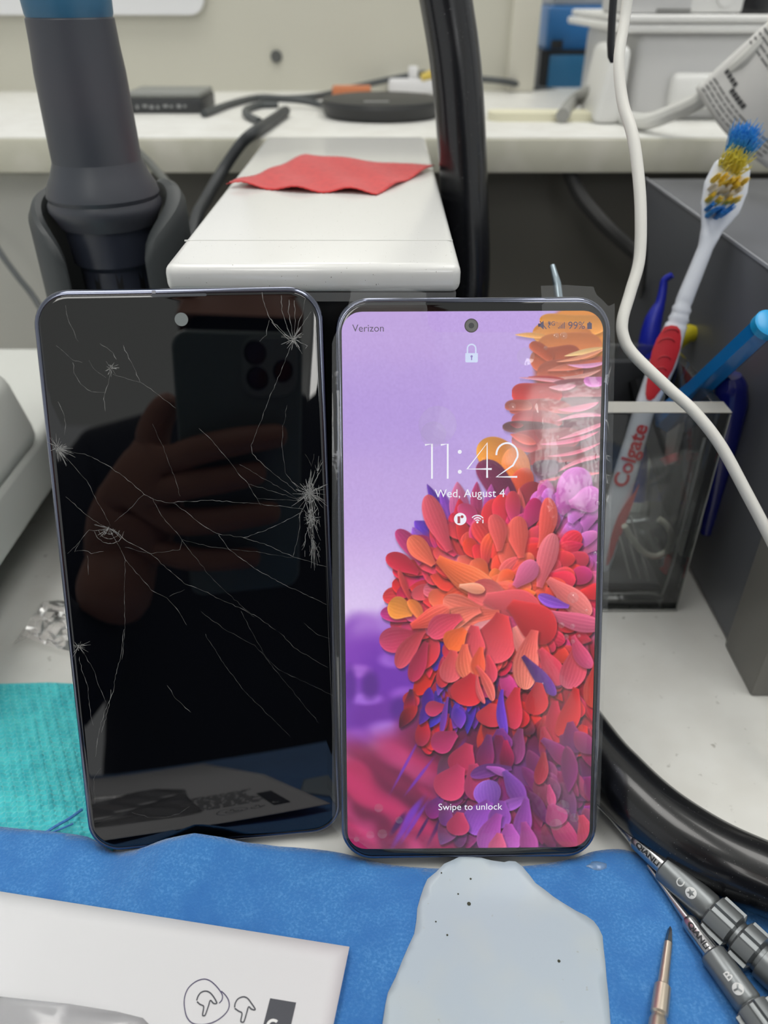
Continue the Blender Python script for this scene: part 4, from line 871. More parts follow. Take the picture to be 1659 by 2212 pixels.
for k in range(10):
    ya, yb_ = y0-k*3.2, y0-(k+1)*3.2
    bk.add([FPp @ Vector((a, b, papz(a, b)+ZI)) for a, b in ((x0,ya),(x0+wv,ya),(x0+wv,yb_),(x0,yb_))], [(0,1,2,3)])
make_obj('grey_block', bk, ink, t)
lt = text_mb('CO', 6.2, FPp @ Matrix.Translation(Vector((x0+wv*.56, y0-6.3, papz(x0,y0)+ZI+.06))) @ Matrix.Rotation(math.radians(-12), 4, 'Z'), bold=.35)
make_obj('white_lettering', lt, mat('paper_lettering', (232,232,232), .6), t)
# print further down the sheet (seen mirrored in the dark screen)
ln = MB(); rnd = random.Random(2)
for row in range(11):
    x = x0-34-rnd.uniform(0,3); y = y0-14-row*3.1
    while x < x0-4:
        l = rnd.uniform(2,6); ln.add([FPp @ Vector((a, b, papz(a,b)+ZI)) for a, b in ((x,y),(x+l,y),(x+l,y-1.1),(x,y-1.1))], [(0,1,2,3)]); x += l+1
make_obj('printed_lines', ln, ink, t)
# plastic sleeve over the paper, bottom left
bo = [at(u, v, z=pz+3) for u, v in ((-40,2142),(0,2150),(150,2166),(250,2176),(305,2190),(330,2215))]
sl_ = [p.to_2d() for p in bo] + [Vector((-62,60)), Vector((-66,20)), Vector((-150,16))]
o = make_obj('plastic_sleeve', sheet(sl_, 3, lambda x, y: pz+1.6+1.2*math.sin(x*.16+y*.1)+.5*math.sin(y*.5)), clear_mat('sleeve_clear', haze=.45, hazecol=(200,200,204), rough=.16, ior=1.5, bump=(70,.5,2,2)), solid=.15, sharp=180); tag(o, 'crinkled clear plastic sleeve lying on the printed paper', 'plastic bag')

# pale silicone sheet
ks = lambda X, Y: at(800+X/2.765, 1800+Y/2.765, z=2.6+ (2.0 if Y < 200 else 0))
so = [ks(*q).to_2d() for q in ((340,285),(395,245),(440,205),(495,160),(535,140),(565,134),(600,142),(660,146),(720,160),(800,170),(830,162),(868,165),(905,215),(950,260),(985,300),(1040,335),(1090,372),(1150,410),(1230,458),(1290,488),(1335,520),(1365,560),(1388,610),(1394,680),(1404,760),(1412,860),(1425,980),(1436,1139))]
so += [Vector((62,60)), Vector((40,30)), Vector((-8,30)), Vector((-14,60))] + [ks(*q).to_2d() for q in ((72,1139),(90,1020),(105,950),(150,860),(190,760),(225,680),(262,600),(275,520),(280,450),(300,380),(318,330))]
ty_ = max(p.y for p in so)
def silz(x, y): return 2.4 + 2.2*math.exp(-((ty_-y)/7)**2) + .25*math.sin(x*.1)
o = make_obj('silicone_sheet', sheet(so, 2.4, silz), mat('silicone_pale', (180,194,206), .28, spec=.5, sss=.2, vary=[(60,(186,197,203),.45,.7,2),(420,(150,150,138),.70,.80,4)]), solid=1.1, sharp=60); tag(o, 'pale blue grey translucent plastic sheet with torn edges below the lit phone', 'plastic sheet')
# specks on it
for q, r in (((590,413),.55), ((1130,750),.4), ((460,600),.28), ((392,520),.22), ((600,265),.3), ((425,235),.22), ((525,357),.25)):
    p = at(800+q[0]/2.765, 1800+q[1]/2.765, z=3.4 if q[1] > 300 else 4.2); o = make_obj('dust_speck', MB().lathe([(0,-.15),(r*.8,0),(r,.12),(r*.5,.35),(0,.4)], Matrix.Translation(Vector((p.x,p.y,silz(p.x,p.y)))), 9), mat('speck_dark', (70,72,58), .8)); tag(o, 'tiny dark speck of dirt on the pale plastic sheet', 'speck', 'dirt specks on the pale plastic sheet')

# ------------------------------------------------------------------ screwdrivers
steel = mat('steel', (176,176,178), .24, metal=1.0); dsteel = mat('steel_dark', (120,122,124), .3, metal=1.0); alu = mat('anodised_grey', (124,128,130), .36, metal=.7, bump=(3000,.1,.05,2)); lmk = mat('etched_dark', (40,42,46), .5); wmk = mat('etched_white', (214,216,216), .5)
def driver(name, label, pA_, pB_, L0, segs, marks):
    """pA_ tip, pB_ a point up the handle; segs: (s0, s1, r0, r1, kind)"""
    ax_ = (pB_-pA_).normalized(); F = axis_frame(pA_, ax_, (0,0,1)); t = thing(name, label, 'screwdriver', (pA_+ax_*30))
    return t, F, ax_
def ridged(s0, s1, r, n, ch=.7, ridge=1.0):
    """barrel with n raised flat lobes"""
    rings = []; m = n*12
    for s, k in ((s0, .0), (s0+ch, 1), (s1-ch, 1), (s1, .0)):
        ring = []
        for i in range(m):
            a = 2*math.pi*i/m; ph = (i % 12)/12.0; up = 1 if .2 < ph < .9 else 0
            rr = r - ch*.8*(1-k) + (ridge*k if up else 0); ring.append(Vector((rr*math.cos(a+.35), rr*math.sin(a+.35), s)))
        rings.append(ring)
    return rings
def cut_geo(v, f, n=7):
    bm = bmesh.new(); vs = [bm.verts.new(p) for p in v]
    for q in f:
        try: bm.faces.new([vs[i] for i in q])
        except ValueError: pass
    ys = [p.y for p in v]; lo, hi = min(ys), max(ys)
    for k in range(1, n): bmesh.ops.bisect_plane(bm, geom=bm.verts[:]+bm.edges[:]+bm.faces[:], plane_co=(0, lo+(hi-lo)*k/n, 0), plane_no=(0,1,0))
    bm.verts.index_update(); o = [q.co.copy() for q in bm.verts], [tuple(x.index for x in q.verts) for q in bm.faces]; bm.free(); return o
def lettering_on(F, s, txt, wlen, r, ang, material, parent, name, h, rot=False, bold=.12):
    """text running along the shaft; ang chooses the side facing the viewer"""
    v, f = cut_geo(*text_geo(txt, 10, bold=bold)); a = np.array([tuple(p) for p in v]); lo, hi = a.min(0), a.max(0); k = wlen/(hi[0]-lo[0]); ky = h/(hi[1]-lo[1]); o = []
    for p in v:
        X = (p.x-(lo[0]+hi[0])/2)*k; Y = (p.y-(lo[1]+hi[1])/2)*ky
        if rot: X, Y = -Y, X
        al = ang - Y/r; o.append(F @ Vector((r*math.cos(al), r*math.sin(al), s+X)))
    m = MB(); m.add(o, f); make_obj(name, m, material, parent, smooth=False)
# C driver
tipC, hC = at(1270,1717,z=5.6), at(1560,1990,z=6.2)
t, F, ax_ = driver('precision_screwdriver', 'larger grey precision screwdriver marked C with a star, lying against the black tube', tipC, hC, 0, None, None)
sC = lambda u, v: (at(u, v, z=6)-tipC).dot(ax_)
s1, s2, s3, s4, s5, s6 = sC(1365,1815), sC(1372,1822), sC(1432,1874), sC(1535,1968), sC(1597,2012), sC(1652,2056)
def viewang(F, s):
    p = F @ Vector((0,0,s)); d = F.to_3x3().inverted() @ (Vector((0,0,HCAM))-p); return math.atan2(d.y, d.x)
make_obj('shaft', MB().lathe([(.5,0),(.75,2),(.9,s1*.5),(1.9,s1-.8),(1.95,s1)], F, 28), steel, t)
make_obj('ferrule', MB().lathe([(1.9,s1),(2.15,s1),(2.6,s2),(2.7,s3),(2.2,s3+.2)], F, 36), steel, t)
make_obj('barrel', MB().lathe([(2.6,s3-.1),(3.7,s3),(4.15,s3+.5),(4.35,s4-.8),(4.0,s4)], F, 44), alu, t)
make_obj('ribbed_grip', MB().loops(ridged(s4+.2, s5, 5.0, 6)), None, t) if False else None
g1 = MB().loops(ridged(s4+.1, s5, 4.7, 6)); g1.xf(F); make_obj('ribbed_grip', g1, alu, t, sharp=25)
g2 = MB().loops(ridged(s5+.9, s6, 4.8, 6)); g2.xf(F); make_obj('ribbed_grip', g2, alu, t, sharp=25)
make_obj('grip_core', MB().lathe([(3.9,s4),(3.9,s6+1),(4.9,s6+1.2),(4.9,s6+9),(4.2,s6+9.4),(4.2,s6+10),(5.2,s6+10.5),(5.2,s6+24),(0,s6+25)], F, 40), alu, t)
va = viewang(F, (s2+s3)/2)
lettering_on(F, (s2+s3)/2, 'QiANLi', (s3-s2)*.84, 2.74, va+.3, lmk, t, 'maker_lettering', 1.8, bold=.3)
vb = viewang(F, s3+7); r_ = 4.28
lettering_on(F, s3+6.6, 'C', 2.0, r_+.06, vb+.05, wmk, t, 'letter_mark', 2.1, rot=True)
def patch(F, s, r, ang, fn, n=48):
    pts = [fn(2*math.pi*k/n) for k in range(n)]; K = 6; v = [F @ Vector((r*math.cos(ang), r*math.sin(ang), s))]
    for q in range(1, K+1): v += [F @ Vector((r*math.cos(ang+y*q/K/r), r*math.sin(ang+y*q/K/r), s+x*q/K)) for x, y in pts]
    fs = [(0, 1+k, 1+(k+1)%n) for k in range(n)]
    for q in range(K-1): fs += [(1+q*n+k, 1+(q+1)*n+k, 1+(q+1)*n+(k+1)%n, 1+q*n+(k+1)%n) for k in range(n)]
    return MB().add(v, fs)
make_obj('badge_disc', patch(F, s3+10.2, r_+.06, vb+.05, lambda a: (1.5*math.cos(a), 1.5*math.sin(a))), wmk, t, smooth=False)
make_obj('badge_star', patch(F, s3+10.2, r_+.12, vb+.05, lambda a: ((1.15 if round(a/(2*math.pi)*10) % 2 == 0 else .5)*math.cos(a), (1.15 if round(a/(2*math.pi)*10) % 2 == 0 else .5)*math.sin(a)), 10), alu, t, smooth=False)
# B driver
tipB, hB = at(1399,1869,z=3.6), at(1575,2110,z=5.6)
t, F, ax_ = driver('precision_screwdriver', 'smaller grey precision screwdriver marked B with a three-pointed mark, tip pointing up the blue cloth', tipB, hB, 0, None, None)
sB = lambda u, v: (at(u, v, z=5)-tipB).dot(ax_)
s1, s2, s3, s4, s5 = sB(1482,1985), sB(1488,1992), sB(1538,2060), sB(1625,2172), sB(1655,2212)
make_obj('shaft', MB().lathe([(.45,0),(.5,.3),(.62,s1*.45),(1.15,s1-.6),(1.3,s1)], F, 24), steel, t)
make_obj('ferrule', MB().lathe([(1.2,s1),(1.7,s1),(2.15,s2),(2.3,s3),(2.0,s3+.1)], F, 32), steel, t)
make_obj('barrel', MB().lathe([(2.4,s3-.1),(3.0,s3),(3.45,s3+.5),(3.6,s4-.6),(3.2,s4)], F, 40), alu, t)
g1 = MB().loops(ridged(s4+.3, s4+12, 4.0, 6)); g1.xf(F); make_obj('ribbed_grip', g1, alu, t, sharp=25)
make_obj('grip_core', MB().lathe([(3.2,s4),(3.4,s4+.2),(3.4,s4+26),(0,s4+27)], F, 36), alu, t)
va = viewang(F, (s2+s3)/2); lettering_on(F, (s2+s3)/2, 'QiANLi', (s3-s2)*.84, 2.3, va+.1, lmk, t, 'maker_lettering', 1.8, bold=.3)
vb = viewang(F, s3+7); lettering_on(F, s3+7.2, 'B', 1.7, 3.62, vb, wmk, t, 'letter_mark', 2.0, rot=True)
make_obj('badge_disc', patch(F, s3+10.6, 3.62, vb, lambda a: (1.4*math.cos(a), 1.4*math.sin(a))), wmk, t, smooth=False)
yb3 = MB()
for a in (-20, 100, 220):
    aa = math.radians(a); pts = [(.22*math.cos(aa+1.57), .22*math.sin(aa+1.57)), (1.1*math.cos(aa)+.22*math.cos(aa+1.57), 1.1*math.sin(aa)+.22*math.sin(aa+1.57)), (1.1*math.cos(aa)-.22*math.cos(aa+1.57), 1.1*math.sin(aa)-.22*math.sin(aa+1.57)), (-.22*math.cos(aa+1.57), -.22*math.sin(aa+1.57))]
    yb3.add([F @ Vector((3.72*math.cos(vb+y/3.6), 3.72*math.sin(vb+y/3.6), s3+10.6+x)) for x, y in pts], [(0,1,2,3)])
make_obj('badge_mark', yb3, alu, t, smooth=False)
# bronze phillips bit
tipP, hP = at(1448,2001,z=3.2), at(1424,2190,z=4.0); ax_ = (hP-tipP).normalized(); F = axis_frame(tipP, ax_, (0,0,1)); t = thing('phillips_screwdriver', 'slim bronze coloured cross-head screwdriver lying on the blue cloth beside the pale sheet', 'screwdriver', tipP+ax_*20)
sP = lambda u, v: (at(u, v, z=4)-tipP).dot(ax_)
br = mat('bronze_steel', (204,192,176), .34, metal=.85); s1, s2, s3 = sP(1445,2034), sP(1433,2128), sP(1426,2190)
rings = []
for s, r, d_ in ((0,.12,.1),(.9,.55,.5),(s1,1.0,.35)):
    rings.append([F @ Vector(((r*(1-d_*(k % 2))) * math.cos(math.pi*k/4+.4), (r*(1-d_*(k % 2)))*math.sin(math.pi*k/4+.4), s)) for k in range(8)])
make_obj('cross_tip', MB().loops(rings), dsteel, t, sharp=20)
make_obj('shaft', MB().lathe([(.8,s1-.1),(1.05,s1),(1.35,s2-1),(1.45,s2)], F, 28), br, t)
make_obj('handle', MB().lathe([(1.6,s2-.1),(2.05,s2+.3),(2.15,s3-1),(2.15,s3),(1.7,s3+.5),(1.9,s3+1.2),(2.2,s3+2),(2.2,s3+50),(0,s3+51)], F, 32), br, t)
# smears of glue under the lit phone's right corner
gq = at(1290,1872,z=1.8); o = make_obj('glue_blob', MB().loops([[Vector((gq.x+r*2.4*math.cos(a*.5236)*(1+.25*math.sin(a*2.3)), gq.y+r*1.3*math.sin(a*.5236), gq.z+h)) for a in range(12)] for r, h in ((1.25,0),(1.1,.45),(.7,.75),(.2,.9))]), clear_mat('glue_clear', haze=.3, rough=.15, hazecol=(170,196,214))); tag(o, 'small clear blob of glue on the blue cloth at the corner of the lit phone', 'glue')
# crumpled clear plastic on the bench, left
cp = [at(u, v, z=1) for u, v in ((25,1395),(60,1360),(95,1310),(128,1300),(200,1320),(240,1400),(160,1420),(100,1402),(60,1388))]
rr2 = np.random.RandomState(4); hm = rr2.rand(40, 40)
def crz(x, y): return .6+3.0*hm[int(abs(x)*.31) % 40, int(abs(y)*.31) % 40]+1.5*abs(math.sin(x*.5+y*.3))
o = make_obj('crumpled_plastic', sheet([p.to_2d() for p in cp], 2.2, crz, jit=.3), clear_mat('wrap_clear', haze=.22, hazecol=(226,216,214), rough=.32, ior=1.3), sharp=10); tag(o, 'crumpled clear plastic wrapper on the white bench left of the broken phone', 'plastic wrapper')
# ------------------------------------------------------------------ acrylic pot with tools
ac = clear_mat('acrylic', tint=(236,238,238), haze=.03, rough=.03, ior=1.45); ace = mat('acrylic_edge', (190,188,182), .25, alpha=.8)
ax0, ax1, ay0, ay1, az = 61.0, 121.5, at(1490,1322,z=0).y, 0, 0
ay1 = ay0+66; az = at(1560,893,y=ay0).z
t = thing('acrylic_pot', 'square clear acrylic pot holding the toothbrush and tools beside the grey box', 'pot', ((ax0+ax1)/2,(ay0+ay1)/2,0))
th = 4
make_obj('front_wall', MB().box((ax0,ay0,1), (ax1,ay0+8.5,az), r=.6), ac, t)
make_obj('side_wall', MB().box((ax1-th,ay0+th,1), (ax1,ay1-th,az), r=.6), ac, t)
make_obj('side_wall', MB().box((ax0,ay0+th,1), (ax0+th,ay1-th,az), r=.6), ac, t)
make_obj('back_wall', MB().box((ax0,ay1-th,1), (ax1,ay1,az), r=.6), ac, t)
make_obj('floor_slab', MB().box((ax0,ay0,0), (ax1,ay1,6), r=.8), ac, t)
rim = MB(); 
rim.box((ax0,ay0,az), (ax1,ay0+8.5,az+.5), r=.15, seg=1)
make_obj('rim', rim, ace, t)
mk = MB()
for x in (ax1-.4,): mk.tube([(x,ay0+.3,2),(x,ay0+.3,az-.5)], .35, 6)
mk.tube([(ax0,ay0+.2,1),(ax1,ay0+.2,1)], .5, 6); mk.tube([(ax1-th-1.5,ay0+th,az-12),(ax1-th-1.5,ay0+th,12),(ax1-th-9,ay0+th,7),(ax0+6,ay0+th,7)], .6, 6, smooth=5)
make_obj('corner_glint', mk, mat('edge_glint', (206,206,202), .2, alpha=.55), t)  # pale threads painting glints along the acrylic's edges
make_obj('foam_insert', MB().box((ax0+th+1,ay0+57,6.5), (ax1-th-2,ay1-th-.5,az-5), r=1.5), mat('foam_dark', (40,42,46), .8), t)
make_obj('rubber_base', MB().box((ax0+th+1,ay0+th+2,6.2), (ax1-th-2,ay0+47,8), r=.5), mat('rubber_grey', (88,88,90), .6), t)
# toothbrush
tb = [(1290,1262,262),(1312,1180,266),(1330,1100,270),(1352,1020,274),(1372,950,278),(1390,890,282),(1408,845,286),(1432,785,291),(1452,725,296),(1466,690,299),(1478,650,302),(1500,595,306),(1524,535,312),(1538,495,316),(1555,450,320),(1568,405,324),(1582,360,328),(1590,336,330)]
wpx = [30,38,46,50,46,44,50,58,50,42,36,34,32,48,88,98,80,34]
BC = (316-262)/(at(1590,336,y=316).z-6)
def brush_at(u, v): d = ray(u, v); t_ = (262-6*BC+BC*HCAM)/(d.y-BC*d.z); return Vector((0,0,HCAM))+d*t_
tp = [brush_at(u, v) for u, v, y in tb]
tt = thing('toothbrush', 'white and red toothbrush with worn bristles standing in the acrylic pot', 'toothbrush', tp[0])
axis = (tp[-1]-tp[0]).normalized(); toc = (Vector((0,0,HCAM))-tp[9]).normalized(); bz = Vector((0,-1,BC)).normalized(); bx = axis.cross(bz).normalized()
# bx points across the face, bz out of the face towards the viewer
if bx.x < 0: bx = -bx
def width(i): p = tp[i]; d = (p-Vector((0,0,HCAM))); f_ = d.y*math.cos(PITCH)-d.z*math.sin(PITCH); return wpx[i]*f_/FPX
rings = []; P2, W2 = spline(tp, [width(i) for i in range(len(tp))], 5)
thk = [4.2 if i < 60 else 3.4 for i in range(len(P2))]
for i, (p, w_) in enumerate(zip(P2, W2)):
    s = i/(len(P2)-1); th_ = 5.6 if s < .5 else (5.0 if s < .75 else 4.0)
    th_ = min(th_, w_*1.1)
    rib = 1+.10*math.sin(i*2.4) if 42 < i < 50 else 1
    rings.append([p + bx*(w_/2*rib*abs(math.cos(a))**.8*(1 if math.cos(a) >= 0 else -1)) + bz*(th_/2*rib*abs(math.sin(a))**.8*(1 if math.sin(a) >= 0 else -1)) for a in [2*math.pi*k/24 for k in range(24)]])
tbm = mat('brush_white', (224,228,238), .3); red = mat('brush_red', (206,44,54), .45)
make_obj('handle', MB().loops(rings), tbm, tt, sharp=60)
def on_brush(u, v, lift=0):      # a point on the plane of the brush's face
    n = bz; p0_ = tp[7] + bz*(2.9+lift); d = ray(u, v); o_ = Vector((0,0,HCAM)); return o_ + d*((p0_-o_).dot(n)/d.dot(n))
k4 = lambda X, Y: (1200+X/3.614, 450+Y/3.614)
go = [k4(*q) for q in ((850,925),(905,912),(950,920),(975,950),(982,1010),(975,1090),(950,1170),(915,1260),(870,1340),(820,1420),(775,1480),(740,1502),(712,1490),(703,1450),(708,1380),(725,1290),(735,1200),(755,1110),(790,1020))]
bot = [on_brush(*q, lift=-1.0) for q in go]; mid = [on_brush(*q, lift=.25) for q in go]; c_ = sum(mid, Vector())/len(mid); top = [m_+(c_-m_)*.12+bz*.25 for m_ in mid]
make_obj('red_grip', MB().loops([bot, mid, top]), red, tt, sharp=50)
gd = MB()
for (X, Y, s) in ((870,1045,60),(850,1180,50),(825,1265,42),(905,970,55)):
    pts = [on_brush(*k4(X+s*math.cos(a), Y+s*.55*math.sin(a)), lift=.55) for a in [math.pi+math.pi*k/10 for k in range(11)]]; gd.tube(pts, .28, 6)
make_obj('grip_ridges', gd, mat('grip_red_dark', (180,34,46), .5), tt)
# lower red side stripe
q5 = lambda X, Y: (1250+X/4.022, 850+Y/4.022)
so_ = [q5(*q) for q in ((530,780),(490,850),(440,910),(390,980),(345,1060),(310,1150),(280,1250),(262,1340),(245,1430),(240,1500),(262,1480),(300,1400),(330,1300),(365,1230),(395,1160),(420,1090),(455,1000),(490,900))]
p0b = tp[3]+bz*2.9
def on_brush2(u, v, lift=0): d = ray(u, v); o_ = Vector((0,0,HCAM)); p_ = p0b+bz*lift; return o_ + d*((p_-o_).dot(bz)/d.dot(bz))
make_obj('red_stripe', MB().loops([[on_brush2(*q, lift=-3.5) for q in so_], [on_brush2(*q, lift=.3) for q in so_]]), red, tt, sharp=40)
cA, cB = on_brush2(1342,1052,.12), on_brush2(1390,918,.12); cc = (cA+cB)/2; Fx = frame(cc, (cB-cA), bz.cross((cB-cA).normalized()), bz)
make_obj('brand_lettering', text_mb('Colgate', (cB-cA).length*1.0, Fx, bold=.28, h_target=None), red, tt)
# bristles
TD = (toc+axis*.16+bx*.24).normalized()
def tuft_set(name, rows, m, n_per, r, L_, spread, lean=Vector((0,0,0))):
    mb = MB(); rn = random.Random(name)
    for X, Y in rows:
        base = on_brush(X, Y, lift=-1.6)
        for k in range(n_per):
            a = rn.uniform(0, 6.28); q = math.sqrt(rn.random())*r; b_ = base + bx*q*math.cos(a) + axis*q*math.sin(a); d = (TD + bx*rn.uniform(-spread,spread) + axis*rn.uniform(-spread,spread) + lean).normalized()
            ln_ = L_*rn.uniform(.85,1.1); mb.tube([b_, b_+d*ln_*.55, b_+d*ln_+lean*rn.uniform(0,1.5)], [.16,.15,.08], 5)
    make_obj(name, mb, m, tt)
def c3(X, Y): return (1000+X/2.517, Y/2.517)
by = mat('bristle_yellow', (255,226,84), .5); bw = mat('bristle_white', (246,240,230), .5); bb = mat('bristle_blue', (70,168,238), .5); byg = mat('bristle_faded', (240,228,104), .5)
yy = [(1355,985),(1385,1015),(1398,985),(1430,1005),(1465,1000),(1502,1010),(1455,1035),(1325,1090),(1365,1110),(1415,1110),(1462,1105)]
ww = [(1340,1030),(1375,1055),(1412,1045),(1432,1075),(1475,1050),(1345,1060)]
bl_ = [(1322,1140),(1345,1160),(1378,1155),(1370,1185),(1400,1175),(1432,1150),(1325,1175)]
tuft_set('yellow_bristles', [c3(*q) for q in yy], by, 28, .95, 8.5, .03)
tuft_set('white_bristles', [c3(*q) for q in ww], bw, 22, .9, 8.0, .03)
tuft_set('blue_bristles', [c3(*q) for q in bl_], bb, 24, .85, 8.5, .03)
tuft_set('faded_bristles', [c3(*q) for q in ((1405,890),(1435,890),(1470,900),(1500,910),(1420,920),(1460,935),(1490,945))], byg, 22, 1.4, 9, .35, axis*.2)
tuft_set('blue_tip_bristles', [c3(*q) for q in ((1445,850),(1470,835),(1500,850),(1520,870),(1480,865),(1450,820),(1500,820))], bb, 60, 1.7, 10, .42, axis*.75)
# other tools in the pot
dbl = mat('tool_navy_blue', (28,40,170), .35); cyb = mat('tool_bright_blue', (18,120,196), .22, coat=.5)
t = thing('opening_tool', 'dark blue plastic opening pick with a bent tip behind the toothbrush', 'tool', at(1400,900,y=285))
make_obj('blade', MB().tube([at(1390,840,y=305), at(1402,740,y=310), at(1412,690,y=313), at(1426,655,y=315), at(1432,625,y=317), at(1436,605,y=318), at(1452,594,y=317)], [4.2,4.4,3.6,2.0,1.7,1.5,1.3], 14, smooth=4), dbl, t)
make_obj('stem', MB().tube([at(1390,840,y=305), at(1382,950,y=300), at(1376,1080,y=292)], 4, 14), dbl, t)
o = make_obj('yellow_tool', MB().tube([at(1440,750,y=322), at(1480,722,y=322), at(1500,722,y=322), at(1509,726,y=322)], [5,4.2,3.2,1.6], 16, smooth=5), mat('tool_yellow', (206,190,36), .4)); tag(o, 'short yellow plastic tool end sticking out behind the toothbrush grip', 'tool')
t = thing('blue_pen', 'bright blue hexagonal tool handle leaning out of the pot to the upper right', 'tool', at(1420,930,y=290))
pa, pb = at(1385,955,y=304), at(1662,697,y=242)
make_obj('handle', MB().tube([pa, pa+(pb-pa)*.45, pa+(pb-pa)*.5, pa+(pb-pa)*.54, pb-(pb-pa)*.03], [6.2,5.8,5.2,4.9,4.6], 6), cyb, t, sharp=20)
make_obj('end_cap', MB().tube([pb-(pb-pa)*.03, pb, pb+(pb-pa)*.004], [4.8,4.8,4.0], 24), mat('cap_cyan', (30,160,222), .3), t)
o = make_obj('navy_screwdriver', MB().tube([at(1580,812,y=262), at(1580,835,y=262), at(1576,880,y=262), at(1562,960,y=262), at(1545,1060,y=262), at(1525,1150,y=262)], [3.5,5.6,6.4,5.6,3.5,2.6], 20, smooth=4), mat('handle_navy', (16,24,110), .25, coat=.4)); tag(o, 'translucent navy blue screwdriver handle at the back right of the pot', 'screwdriver')
o = make_obj('black_tweezers', MB().tube([at(1372,820,y=300), at(1400,900,y=292), at(1440,1000,y=282), at(1460,1120,y=272)], [3,5,6,4], 8, smooth=3), mat('tool_black', (20,21,24), .4)); tag(o, 'black tool handle standing in the pot between toothbrush and blue handle', 'tool')
hk = [q5(400,1150),q5(440,1230),q5(500,1310),q5(570,1385),q5(660,1415),q5(745,1385),q5(795,1310),q5(805,1230),q5(775,1160),q5(735,1115),q5(695,1090)]
o = make_obj('curved_hose', MB().tube([at(u, v, y=ay0+14+k*.6) for k, (u, v) in enumerate(hk)], 1.35, 14, smooth=5), mat('hose_cream', (206,206,190), .35)); tag(o, 'cream coloured hooked length of tubing at the bottom of the pot', 'tube')
rb = [q5(770,1395),q5(810,1420),q5(815,1480),q5(780,1530),q5(765,1580),q5(730,1560),q5(700,1520),q5(740,1490),q5(745,1440)]
o = make_obj('red_scrap', MB().loops([[at(u, v, y=ay0+9) for u, v in rb], [at(u, v, y=ay0+12) for u, v in rb]]), mat('scrap_red', (206,50,56), .5)); tag(o, 'small irregular red scrap at the bottom right of the pot', 'scrap')
o = make_obj('red_tool', MB().tube([at(1446,985,y=ay0+30), at(1452,1000,y=ay0+28)], [4,3], 14), mat('cap_red', (190,44,52), .45)); tag(o, 'red tool end behind the toothbrush inside the pot', 'tool')
o = make_obj('grey_card', MB().loops([[at(*q5(*p), y=ay0+31+dy) for p in ((765,340),(915,240),(925,310),(860,520),(750,540))] for dy in (0,1)]), mat('card_grey', (170,168,162), .5)); tag(o, 'light grey flat piece behind the toothbrush inside the pot', 'card')
for k, (a_, b_) in enumerate((((355,1240),(480,1720)), ((435,1270),(560,1720)), ((450,1060),(625,1690)))):
    o = make_obj('clear_stick', MB().tube([at(*q5(*a_), y=ay0+20), at(*q5(*b_), y=ay0+10)], .5, 8), mat('stick_clear', (200,200,196), .2, alpha=.7)); tag(o, 'thin clear plastic stick standing in the bottom of the pot', 'stick', 'thin clear sticks in the pot')
# ------------------------------------------------------------------ cables hanging in front
o = make_obj('white_cable', MB().tube([Vector((118,345,520)), Vector((104,318,400)), at(1366,-160,y=292), at(1362,-60,y=282), at(1350,40,y=278), at(1337,130,y=272), at(1345,220,y=266), at(1366,290,y=260), at(1378,370,y=254), at(1384,460,y=248), at(1381,560,y=242), at(1362,630,y=237), at(1345,690,y=232), at(1347,728,y=229), at(1368,765,y=226), at(1440,835,y=219), at(1500,890,y=213), at(1555,960,y=207), at(1610,1060,y=200), at(1670,1175,y=193), at(1760,1360,y=184), Vector((131,168,25)), Vector((165,150,4)), Vector((230,140,2.2)), Vector((330,150,2.2))], [1.6,1.6,1.6,1.6,1.6,1.65,1.75,1.8]+[1.8]*16, 18, smooth=8), mat('cable_cream_white', (228,226,220), .35)); tag(o, 'white cable hanging down in front of the toothbrush and bending to the lower right', 'cable')
cable('black_cable', 'thin black cable hanging just behind the white cable', [at(1322,40,y=330)+Vector((-12,14,300)), at(1322,40,y=330)+Vector((-5,6,110)), at(1322,40,y=330), at(1335,130,y=330), at(1342,200,y=330), at(1362,290,y=330), at(1374,350,y=332), at(1386,450,y=345), at(1392,560,y=380), at(1380,700,y=420)], 1.4, mat('cable_black', (34,36,40), .45))
# ------------------------------------------------------------------ the photographer, seen only mirrored in the dark screen
t = thing('camera_phone', 'grey green smartphone with three lenses held up to photograph the bench', 'phone', (0,0,HCAM))
fwd = Vector((0, math.cos(PITCH), -math.sin(PITCH))); upv = Vector((0, math.sin(PITCH), math.cos(PITCH))); rt = Vector((1,0,0))
F = Matrix(((rt.x,upv.x,fwd.x,0),(rt.y,upv.y,fwd.y,0),(rt.z,upv.z,fwd.z,HCAM),(0,0,0,1)))   # local x right, y up, z towards the bench; origin at the taking lens
cxp, cyp = -27, -50
body = MB(); rg = lambda i, z: [F @ Vector((x+cxp, y+cyp, z)) for x, y in rrect(78-2*i, 160-2*i, 10-i, 8)]
body.loops([rg(1.2,-10.2), rg(0,-9), rg(0,-4), rg(1.2,-2.8)]); make_obj('back_body', body, mat('phone_sage', (104,118,118), .35), t)
bp_ = MB(); rb_ = lambda i, z: [F @ Vector((x-9, y+11, z)) for x, y in rrect(34-2*i, 34-2*i, 9-i, 8)]
bp_.loops([rb_(0,-2.9), rb_(0,-1.9), rb_(.6,-1.3)]); make_obj('camera_bump', bp_, mat('bump_grey', (118,130,130), .25), t)
for x, y in ((-1,9),(-18,19),(-17,5)):
    make_obj('lens', MB().lathe([(6.6,-1.5),(6.6,-.9),(5.4,-.75),(5.2,-1.0),(0,-1.0)], F @ Matrix.Translation(Vector((x,y,0))), 32), mat('lens_black', (10,11,16), .1), t)
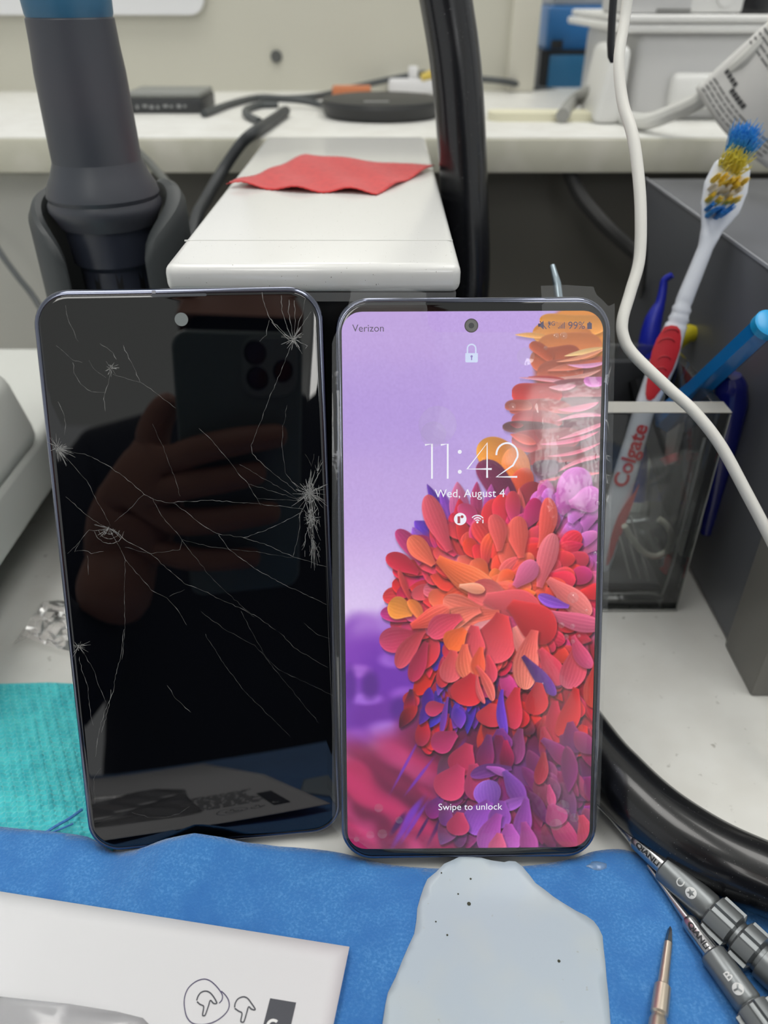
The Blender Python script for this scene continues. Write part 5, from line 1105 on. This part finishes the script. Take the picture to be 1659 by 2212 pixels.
# person: one skinned body, leaning over the bench, both hands on the phone
def skinned(name, verts, edges, radii, m, parent=None, sub=2, root=0):
    me = bpy.data.meshes.new(name); inv = WM[parent].inverted() if parent else Matrix.Identity(4)
    me.from_pydata([tuple((inv @ Vector(v))*MM) for v in verts], edges, []); me.update(); o = bpy.data.objects.new(name, me); COL.objects.link(o)
    me.materials.append(m)
    if parent: o.parent = parent; WM[o] = WM[parent]
    sk = o.modifiers.new('skin', 'SKIN'); sk.use_smooth_shade = True; me.skin_vertices[0].data[root].use_root = True
    for k, r in enumerate(radii): me.skin_vertices[0].data[k].radius = (r*MM, r*MM) if not hasattr(r, '__len__') else (r[0]*MM, r[1]*MM)
    sb = o.modifiers.new('smooth', 'SUBSURF'); sb.levels = sub; sb.render_levels = sub; return o
pt = thing('person', 'person in dark navy clothing holding up a smartphone with one hand, standing at the bench', 'person', (60,-420,-900))
skin = mat('skin', (150,104,86), .5); navy = mat('navy_clothing', (18,22,36), .85)
V = [(-10,-420,-80),(-10,-425,60),(-10,-430,180),(-10,-425,290),(-5,-405,380),(0,-385,460),(0,-370,520),
     (-170,-420,290),(-300,-340,60),(-240,-200,10),(-118,-62,92),
     (170,-420,290),(280,-360,60),(250,-300,-60),(235,-250,-120),
     (-100,-420,-200),(-105,-415,-500),(-105,-420,-860),(80,-420,-200),(85,-415,-500),(85,-420,-860)]
E_ = [(0,1),(1,2),(2,3),(3,4),(4,5),(5,6),(3,7),(7,8),(8,9),(9,10),(3,11),(11,12),(12,13),(13,14),(0,15),(15,16),(16,17),(0,18),(18,19),(19,20)]
Rr = [(190,120),(190,115),(190,115),(160,95),(58,58),(70,80),(70,80),(70,70),(66,66),(52,52),(30,30),(70,70),(52,52),(40,40),(26,26),(105,105),(70,70),(50,50),(105,105),(70,70),(50,50)]
skinned('body', V, E_, Rr, navy, pt)
hv = [(0,-392,440),(0,-385,480),(0,-378,530),(0,-378,575),(0,-380,605)]
skinned('head', hv, [(0,1),(1,2),(2,3),(3,4)], [(52,56),(66,78),(76,90),(72,86),(40,50)], skin, pt, root=2)
skinned('hair', [(0,-398,550),(0,-400,590),(0,-398,618)], [(0,1),(1,2)], [(80,82),(76,84),(46,56)], mat('hair_dark', (20,16,14), .7), pt, root=1)
# hand: palm behind the phone's lower left, fingers reaching round its edge towards the bench side
def G(x, y, z): return tuple(F @ Vector((x, y, z)))
hb = [G(-104,-96,-34), G(-96,-78,-22), G(-88,-62,-14)]
hv = [(-118,-62,92)] + hb; he = [(0,1),(1,2),(2,3)]; hr = [26,(28,20),(33,16),(28,13)]
def finger(root, pts, rs):
    i = root
    for p, r in zip(pts, rs): hv.append(G(*p)); he.append((i, len(hv)-1)); hr.append(r); i = len(hv)-1
finger(3, [(-72,-44,-4),(-54,-34,6.5),(-26,-28,8),(2,-27,6.5)], [9.5,9,8.5,7.5])
finger(3, [(-76,-60,-2),(-60,-54,7),(-34,-50,8.5),(-12,-48,7)], [9.5,9,8.5,7.5])
finger(2, [(-78,-78,-2),(-60,-77,7),(-32,-75,8),(-2,-74,6.5)], [9.5,9,8.5,7.5])
finger(2, [(-84,-98,-4),(-66,-100,6.5),(-42,-102,8),(-16,-103,6.5)], [9,8,7.5,7])
finger(3, [(-84,-36,-20),(-78,-20,-21),(-66,-8,-19)], [12,10,8.5])
skinned('hand', hv, he, hr, skin, pt, root=1)
